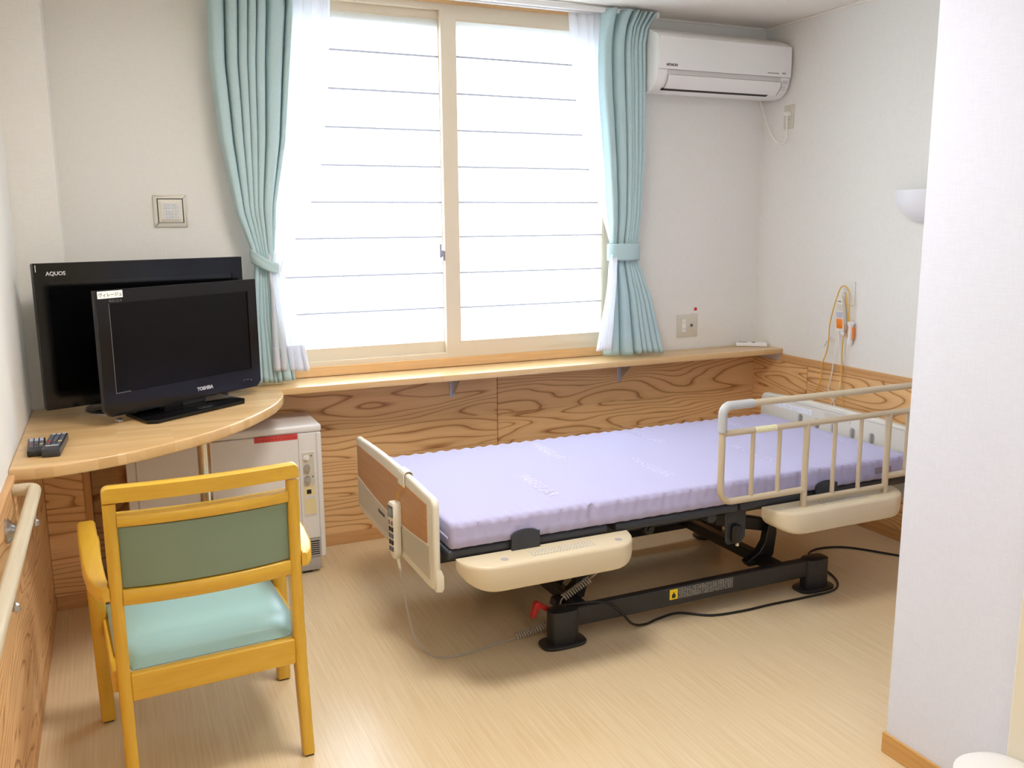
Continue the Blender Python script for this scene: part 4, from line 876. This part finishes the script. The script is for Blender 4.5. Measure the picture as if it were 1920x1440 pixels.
# lifting links
def link(pts, y0, y1, name='lift_arm', mat='bedblack', bev=0.004): return obj(name, MB().prism(pts, 'y', y0, y1, bev, 1), mat, bed, 40)
link([(2.405, 0.275), (2.420, 0.262), (2.480, 0.262), (2.500, 0.285), (2.500, 0.418), (2.398, 0.418)], -1.372, -1.362, 'lift_plate', 'bedsteel')
link(rrect(2.425, 2.470, 0.268, 0.345, 0.020, 4), -1.388, -1.373, 'plate_cover')
link([(2.452, 0.255), (2.462, 0.255), (2.458, 0.272), (2.452, 0.268)], -1.3815, -1.372, 'plate_sticker', 'tapelabel', 0.0)
link([(2.49, 0.275), (2.735, 0.215), (2.762, 0.225), (2.770, 0.250), (2.745, 0.268), (2.49, 0.335)], -1.20, -1.16)
link([(2.735, 0.262), (2.772, 0.250), (2.778, 0.215), (2.765, 0.120), (2.735, 0.085), (2.640, 0.085), (2.625, 0.105), (2.690, 0.140), (2.718, 0.180)], -1.235, -1.195, 'lift_bracket')
link([(1.835, 0.330), (1.800, 0.330), (1.835, 0.215), (1.822, 0.160), (1.775, 0.115), (1.735, 0.110), (1.728, 0.085), (1.765, 0.070), (1.860, 0.100), (1.885, 0.190), (1.882, 0.300)], -1.235, -1.195, 'lift_bracket')
link([(1.62, 0.290), (1.645, 0.310), (1.80, 0.165), (1.785, 0.135)], -1.19, -1.15)
obj('lift_motor', MB().box(1.86, 2.36, -1.02, -0.95, 0.255, 0.325, 0.01, 2).cyl((2.36, -0.985, 0.29), (2.66, -0.985, 0.22), 0.022, 14), 'bedblack', bed)
obj('brake_pedal', MB().prism([(1.597, 0.098), (1.612, 0.150), (1.622, 0.158), (1.690, 0.112), (1.712, 0.108), (1.712, 0.098), (1.680, 0.100), (1.628, 0.132), (1.612, 0.098)], 'y', -1.322, -1.296, 0.003, 1), 'red', bed, 40, label='red foot lever')

# ------------------------------------------------------------------ mattress
mt = thing('mattress', 'thin lilac mattress with woven white lettering on the care bed', 'mattress', (2.25, -0.99, 0.455))
MX0, MX1, MY0, MY1, MZ0, MZ1 = 1.250, 3.270, -1.452, -0.530, 0.4555, 0.545
n = 320; sec_ = []
def mat_ring(x, sh):
    w1 = 0.0020 * math.sin(x * 165) + 0.0012 * math.sin(x * 61 + 1); w2 = 0.0028 * math.sin(x * 110 + 2)
    if 1.70 < x < 1.86: w1 += 0.004 * math.sin((x - 1.70) * 120) * math.sin(PI * (x - 1.70) / 0.16)
    ya, yb = MY0 + sh, MY1 - sh; za, zb_ = MZ0 + sh * 0.4, MZ1 - sh * 0.6; c = 0.012
    q = [(ya + 0.018, za), (ya + 0.006 + w2, za + 0.004 + abs(w1) * 0.8), (ya + w2, za + 0.016), (ya - 0.001 + w1 * 0.5, (za + zb_) / 2 - 0.006), (ya + 0.0035 + w1 * 0.4, (za + zb_) / 2 + 0.004), (ya + w1, zb_ - 0.018), (ya + 0.004, zb_ - 0.006 + w1), (ya + 0.014, zb_ - 0.001 + w1 * 0.8), (ya + 0.03, zb_)]
    top = [(ya + 0.03 + (yb - ya - 0.06) * k / 10, zb_ + 0.0004 * math.sin(k * 1.3 + x * 5)) for k in range(1, 10)]
    q2 = [(yb - 0.03, zb_), (yb - 0.014, zb_ - 0.001 + w2), (yb - 0.004, zb_ - 0.006 + w2), (yb, zb_ - 0.018), (yb, za + 0.016), (yb - 0.006, za + 0.004), (yb - 0.018, za)]
    return [(x, a, b_) for a, b_ in q + top + q2]
xs = [MX0 + (MX1 - MX0) * k / n for k in range(n + 1)]
rings = [mat_ring(MX0 - 0.002, 0.016), mat_ring(MX0, 0.006)] + [mat_ring(x, 0.0) for x in xs[1:-1]] + [mat_ring(MX1, 0.006), mat_ring(MX1 + 0.002, 0.016)]
obj('cover', MB().loft(rings), 'mattress', mt, 60)
obj('zip_flap', MB().box(MX0 - 0.006, MX0 - 0.001, MY0 + 0.03, MY1 - 0.03, 0.487, 0.494, 0.001, 1), 'print_w', mt, 0)
for x, y in ((1.690, -1.035), (2.200, -1.005), (2.705, -1.00), (1.945, -0.60), (2.465, -0.555), (2.975, -0.60), (3.20, -1.0)):
    text('lettering', 'PAREGLAR', 0.070, frame_mat((x - 0.022, y, MZ1 + 0.0006), (0, -1, 0), (1, 0, 0)), 'print_w', mt, xscale=0.84, extrude=0.0002, bold=0.0012)
obj('care_tag', MB().box(3.075, 3.16, MY0 - 0.004, MY0 - 0.0012, 0.488, 0.512), 'tag_mauve', mt, 0)

# ------------------------------------------------------------------ bed side rail
br_ = thing('bed_rail', 'beige tubular bed guard rail standing in the far rail holder', 'bed rail', (2.75, -1.50, 0.43))
RY = -1.512
def arc(cx, cz, r, a0, a1, n=6): return [(cx + r * math.cos(a0 + (a1 - a0) * k / n), RY, cz + r * math.sin(a0 + (a1 - a0) * k / n)) for k in range(n + 1)]
XL, XRr = 2.262, 3.325
obj('top_tube', MB().tube([(XL + 0.10, RY, 0.853), (XRr - 0.10, RY, 0.853)], 0.0125, 14), 'railbeige', br_)
for s, xx in ((1, XL), (-1, XRr)):
    c = 0.030
    el = [(xx, RY, 0.758), (xx, RY, 0.853 - c)] + [(xx + s * c - s * c * math.cos(t), RY, 0.853 - c + c * math.sin(t)) for t in [PI / 2 * k / 6 for k in range(1, 7)]] + [(xx + s * 0.13, RY, 0.853)]
    obj('corner_sleeve', MB().tube(el, 0.0165, 14), 'railgrey', br_, 50, label='grey corner sleeve')
P1, P2 = 2.652, 3.068
end_l = [(XL, RY, 0.757), (XL, RY, 0.545)] + [(XL + 0.05 - 0.05 * math.cos(t), RY, 0.545 - 0.05 * math.sin(t)) for t in [PI / 2 * k / 6 for k in range(1, 7)]] + [(P1, RY, 0.495)]
obj('end_tube', MB().tube(end_l, 0.0125, 14), 'railbeige', br_, 50)
end_r = [(XRr, RY, 0.757), (XRr, RY, 0.545)] + [(XRr - 0.05 + 0.05 * math.cos(t), RY, 0.545 - 0.05 * math.sin(t)) for t in [PI / 2 * k / 6 for k in range(1, 7)]] + [(P2, RY, 0.495)]
obj('end_tube', MB().tube(end_r, 0.0125, 14), 'railbeige', br_, 50)
mid = obj('middle_tube', MB().tube([(XL, RY, 0.752), (XRr, RY, 0.752)], 0.0115, 14), 'railbeige', br_)
obj('name_tape', MB().tube([(XL + 0.142, RY, 0.752), (XL + 0.240, RY, 0.752)], 0.0122, 14), 'tapelabel', mid)
for x in (P1, P2):
    obj('post', MB().tube([(x, RY, 0.405), (x, RY, 0.752)], 0.0125, 14), 'railbeige', br_)
obj('lower_tube', MB().tube([(P1, RY, 0.455), (P2, RY, 0.455)], 0.0105, 12), 'railbeige', br_)
for x, z in ((2.400, 0.495), (2.523, 0.495), (2.792, 0.455), (2.924, 0.455), (3.172, 0.495)):
    obj('bar', MB().tube([(x, RY, z), (x, RY, 0.752)], 0.0085, 12), 'railbeige', br_)

# ------------------------------------------------------------------ bed hand control with coiled lead
hc = thing('bed_hand_control', 'beige bed hand control hanging on the footboard with coiled grey lead', 'remote control', (1.17, -1.10, 0))
def over(o):   # outline of the board's rounded top, offset outwards
    r = 0.0105 + o; zt = 0.648; pts = [(FX0 - o, zt - 0.050)]
    pts += [(FX0 + 0.0105 - r * math.cos(t), zt - 0.0105 + r * math.sin(t)) for t in [PI / 2 * k / 5 for k in range(6)]]
    pts += [(FX1 - 0.0105 + r * math.sin(t), zt - 0.0105 + r * math.cos(t)) for t in [PI / 2 * k / 5 for k in range(6)]]
    return pts + [(FX1 + o, zt - 0.030)]
hkp = over(0.0065) + over(0.0030)[::-1]
obj('hook', MB().prism(hkp, 'y', -1.158, -1.090), 'creamlight', hc, 40)
THC = frame_mat((1.169, -1.090, 0.425), (0.16, -0.987, 0), (0.02, 0.05, 0.998))
bodyr = [(0.102, 0.022, 0.016), (0.096, 0.0265, 0.019), (0.03, 0.0265, 0.019), (0.010, 0.022, 0.017), (-0.072, 0.021, 0.017), (-0.090, 0.018, 0.015), (-0.104, 0.009, 0.010)]
rings = []
for y, a, d in bodyr:
    rings.append([(a * math.copysign(abs(math.cos(t)) ** 0.55, math.cos(t)), y, d * math.copysign(abs(math.sin(t)) ** 0.55, math.sin(t))) for t in [2 * PI * k / 20 for k in range(20)]])
# local z of this frame points away from the footboard (-x)
hcb = obj('control_body', MB(THC).loft(rings), 'creamlight', hc, 50)
SZ = 1 if (THC.to_3x3() @ Vector((0, 0, 1))).x < 0 else -1
def face(x0, x1, y0, y1, d0, d1, mat, nm): return obj(nm, MB(THC).box(x0, x1, y0, y1, min(SZ * d0, SZ * d1), max(SZ * d0, SZ * d1), 0.0008, 1), mat, hcb, 0)
face(-0.019, 0.019, 0.050, 0.092, 0.0175, 0.0198, 'btn', 'display_frame'); face(-0.014, 0.014, 0.055, 0.082, 0.0190, 0.0206, 'lcd', 'display')
for k, y in enumerate((0.030, 0.006, -0.018, -0.042, -0.066)):
    for i in (-1, 1):
        face(i * 0.009 - 0.0065, i * 0.009 + 0.0065, y - 0.008, y + 0.008, 0.0155, 0.0188, 'red' if (k == 0 and i == -1) else ('btn' if (k + i) % 2 else 'ink_dark'), 'key')
obj('hanging_string', MB().tube(smooth_path([(FX0 - 0.008, -1.150, 0.600), (1.178, -1.118, 0.565), (1.174, -1.092, 0.530)], 4), 0.0012, 6).tube(smooth_path([(FX0 - 0.008, -1.135, 0.600), (1.178, -1.108, 0.565), (1.174, -1.086, 0.530)], 4), 0.0012, 6), 'orangecord', hc)
obj('strain_relief', MB().tube([(1.174, -1.095, 0.318), (1.176, -1.100, 0.300), (1.178, -1.106, 0.275)], [0.0065, 0.006, 0.004], 10), 'creamlight', hc)
lead = smooth_path([(1.176, -1.103, 0.295), (1.180, -1.120, 0.22), (1.190, -1.150, 0.12), (1.205, -1.185, 0.035), (1.235, -1.245, 0.0045), (1.275, -1.285, 0.004), (1.35, -1.292, 0.004), (1.45, -1.275, 0.004), (1.56, -1.262, 0.006)], 9)
obj('lead', MB().tube(lead, 0.0032, 8), 'greycord', hc)
def coil(a, b_, turns, R, r, bow=(0, 0, 0)):
    a = Vector(a); b_ = Vector(b_); t = (b_ - a).normalized(); u = t.orthogonal().normalized(); w_ = t.cross(u); n_ = int(turns * 12); pts = []
    for k in range(n_ + 1):
        s = k / n_; an = 2 * PI * turns * s; p_ = a + (b_ - a) * s + Vector(bow) * (4 * s * (1 - s)); pts.append(p_ + (u * math.cos(an) + w_ * math.sin(an)) * R)
    return MB().tube(pts, r, 6)
obj('coiled_lead', coil((1.560, -1.262, 0.014), (1.690, -1.268, 0.040), 13, 0.0115, 0.0032, (0, 0, -0.006)), 'greycord', hc)
obj('coiled_lead', coil((1.730, -1.310, 0.150), (1.838, -1.312, 0.205), 12, 0.0115, 0.0032), 'greycord', hc)
obj('lead', MB().tube(smooth_path([(1.690, -1.262, 0.040), (1.712, -1.295, 0.085), (1.722, -1.308, 0.140), (1.730, -1.310, 0.150)], 6), 0.0028, 7), 'greycord', hc)
obj('lead', MB().tube(smooth_path([(1.838, -1.312, 0.205), (1.870, -1.330, 0.240), (1.905, -1.345, 0.300), (1.920, -1.350, 0.365)], 6), 0.0028, 7), 'greycord', hc)

# ------------------------------------------------------------------ black power cable of the bed
pc = MB().tube(smooth_path([(1.72, -1.352, 0.142), (1.80, -1.375, 0.146), (1.86, -1.395, 0.140), (1.92, -1.400, 0.095), (1.98, -1.385, 0.030), (2.05, -1.365, 0.006), (2.12, -1.345, 0.005), (2.22, -1.335, 0.005), (2.32, -1.405, 0.005), (2.45, -1.425, 0.005), (2.60, -1.425, 0.005), (2.75, -1.430, 0.005), (2.90, -1.428, 0.005), (2.97, -1.395, 0.005), (3.02, -1.325, 0.005), (3.05, -1.23, 0.005), (3.08, -1.12, 0.005), (3.13, -1.055, 0.005), (3.22, -1.035, 0.005), (3.33, -1.075, 0.005), (3.43, -1.20, 0.005), (3.52, -1.34, 0.005)], 8), 0.0048, 8)
tag(obj('power_cable', pc, 'blackcord', None, 60, loc=(2.4, -1.4, 0)), 'black power cable trailing from the bed base across the floor', 'cable')

# ------------------------------------------------------------------ waste bin at the lower right
wbn = thing('waste_bin', 'white round waste bin against the entry wall at the lower right', 'bin', (2.085, -2.80, 0))
obj('bucket', MB().lathe([(0.0, 0.003), (0.078, 0.0), (0.082, 0.004), (0.096, 0.235), (0.092, 0.235), (0.078, 0.010), (0.0, 0.008)], (2.085, -2.80, 0.0), 36), 'white', wbn)
obj('lid', MB().lathe([(0.0, 0.262), (0.050, 0.259), (0.085, 0.250), (0.099, 0.240), (0.100, 0.230), (0.096, 0.230)], (2.085, -2.80, 0.0), 36), 'white', wbn)
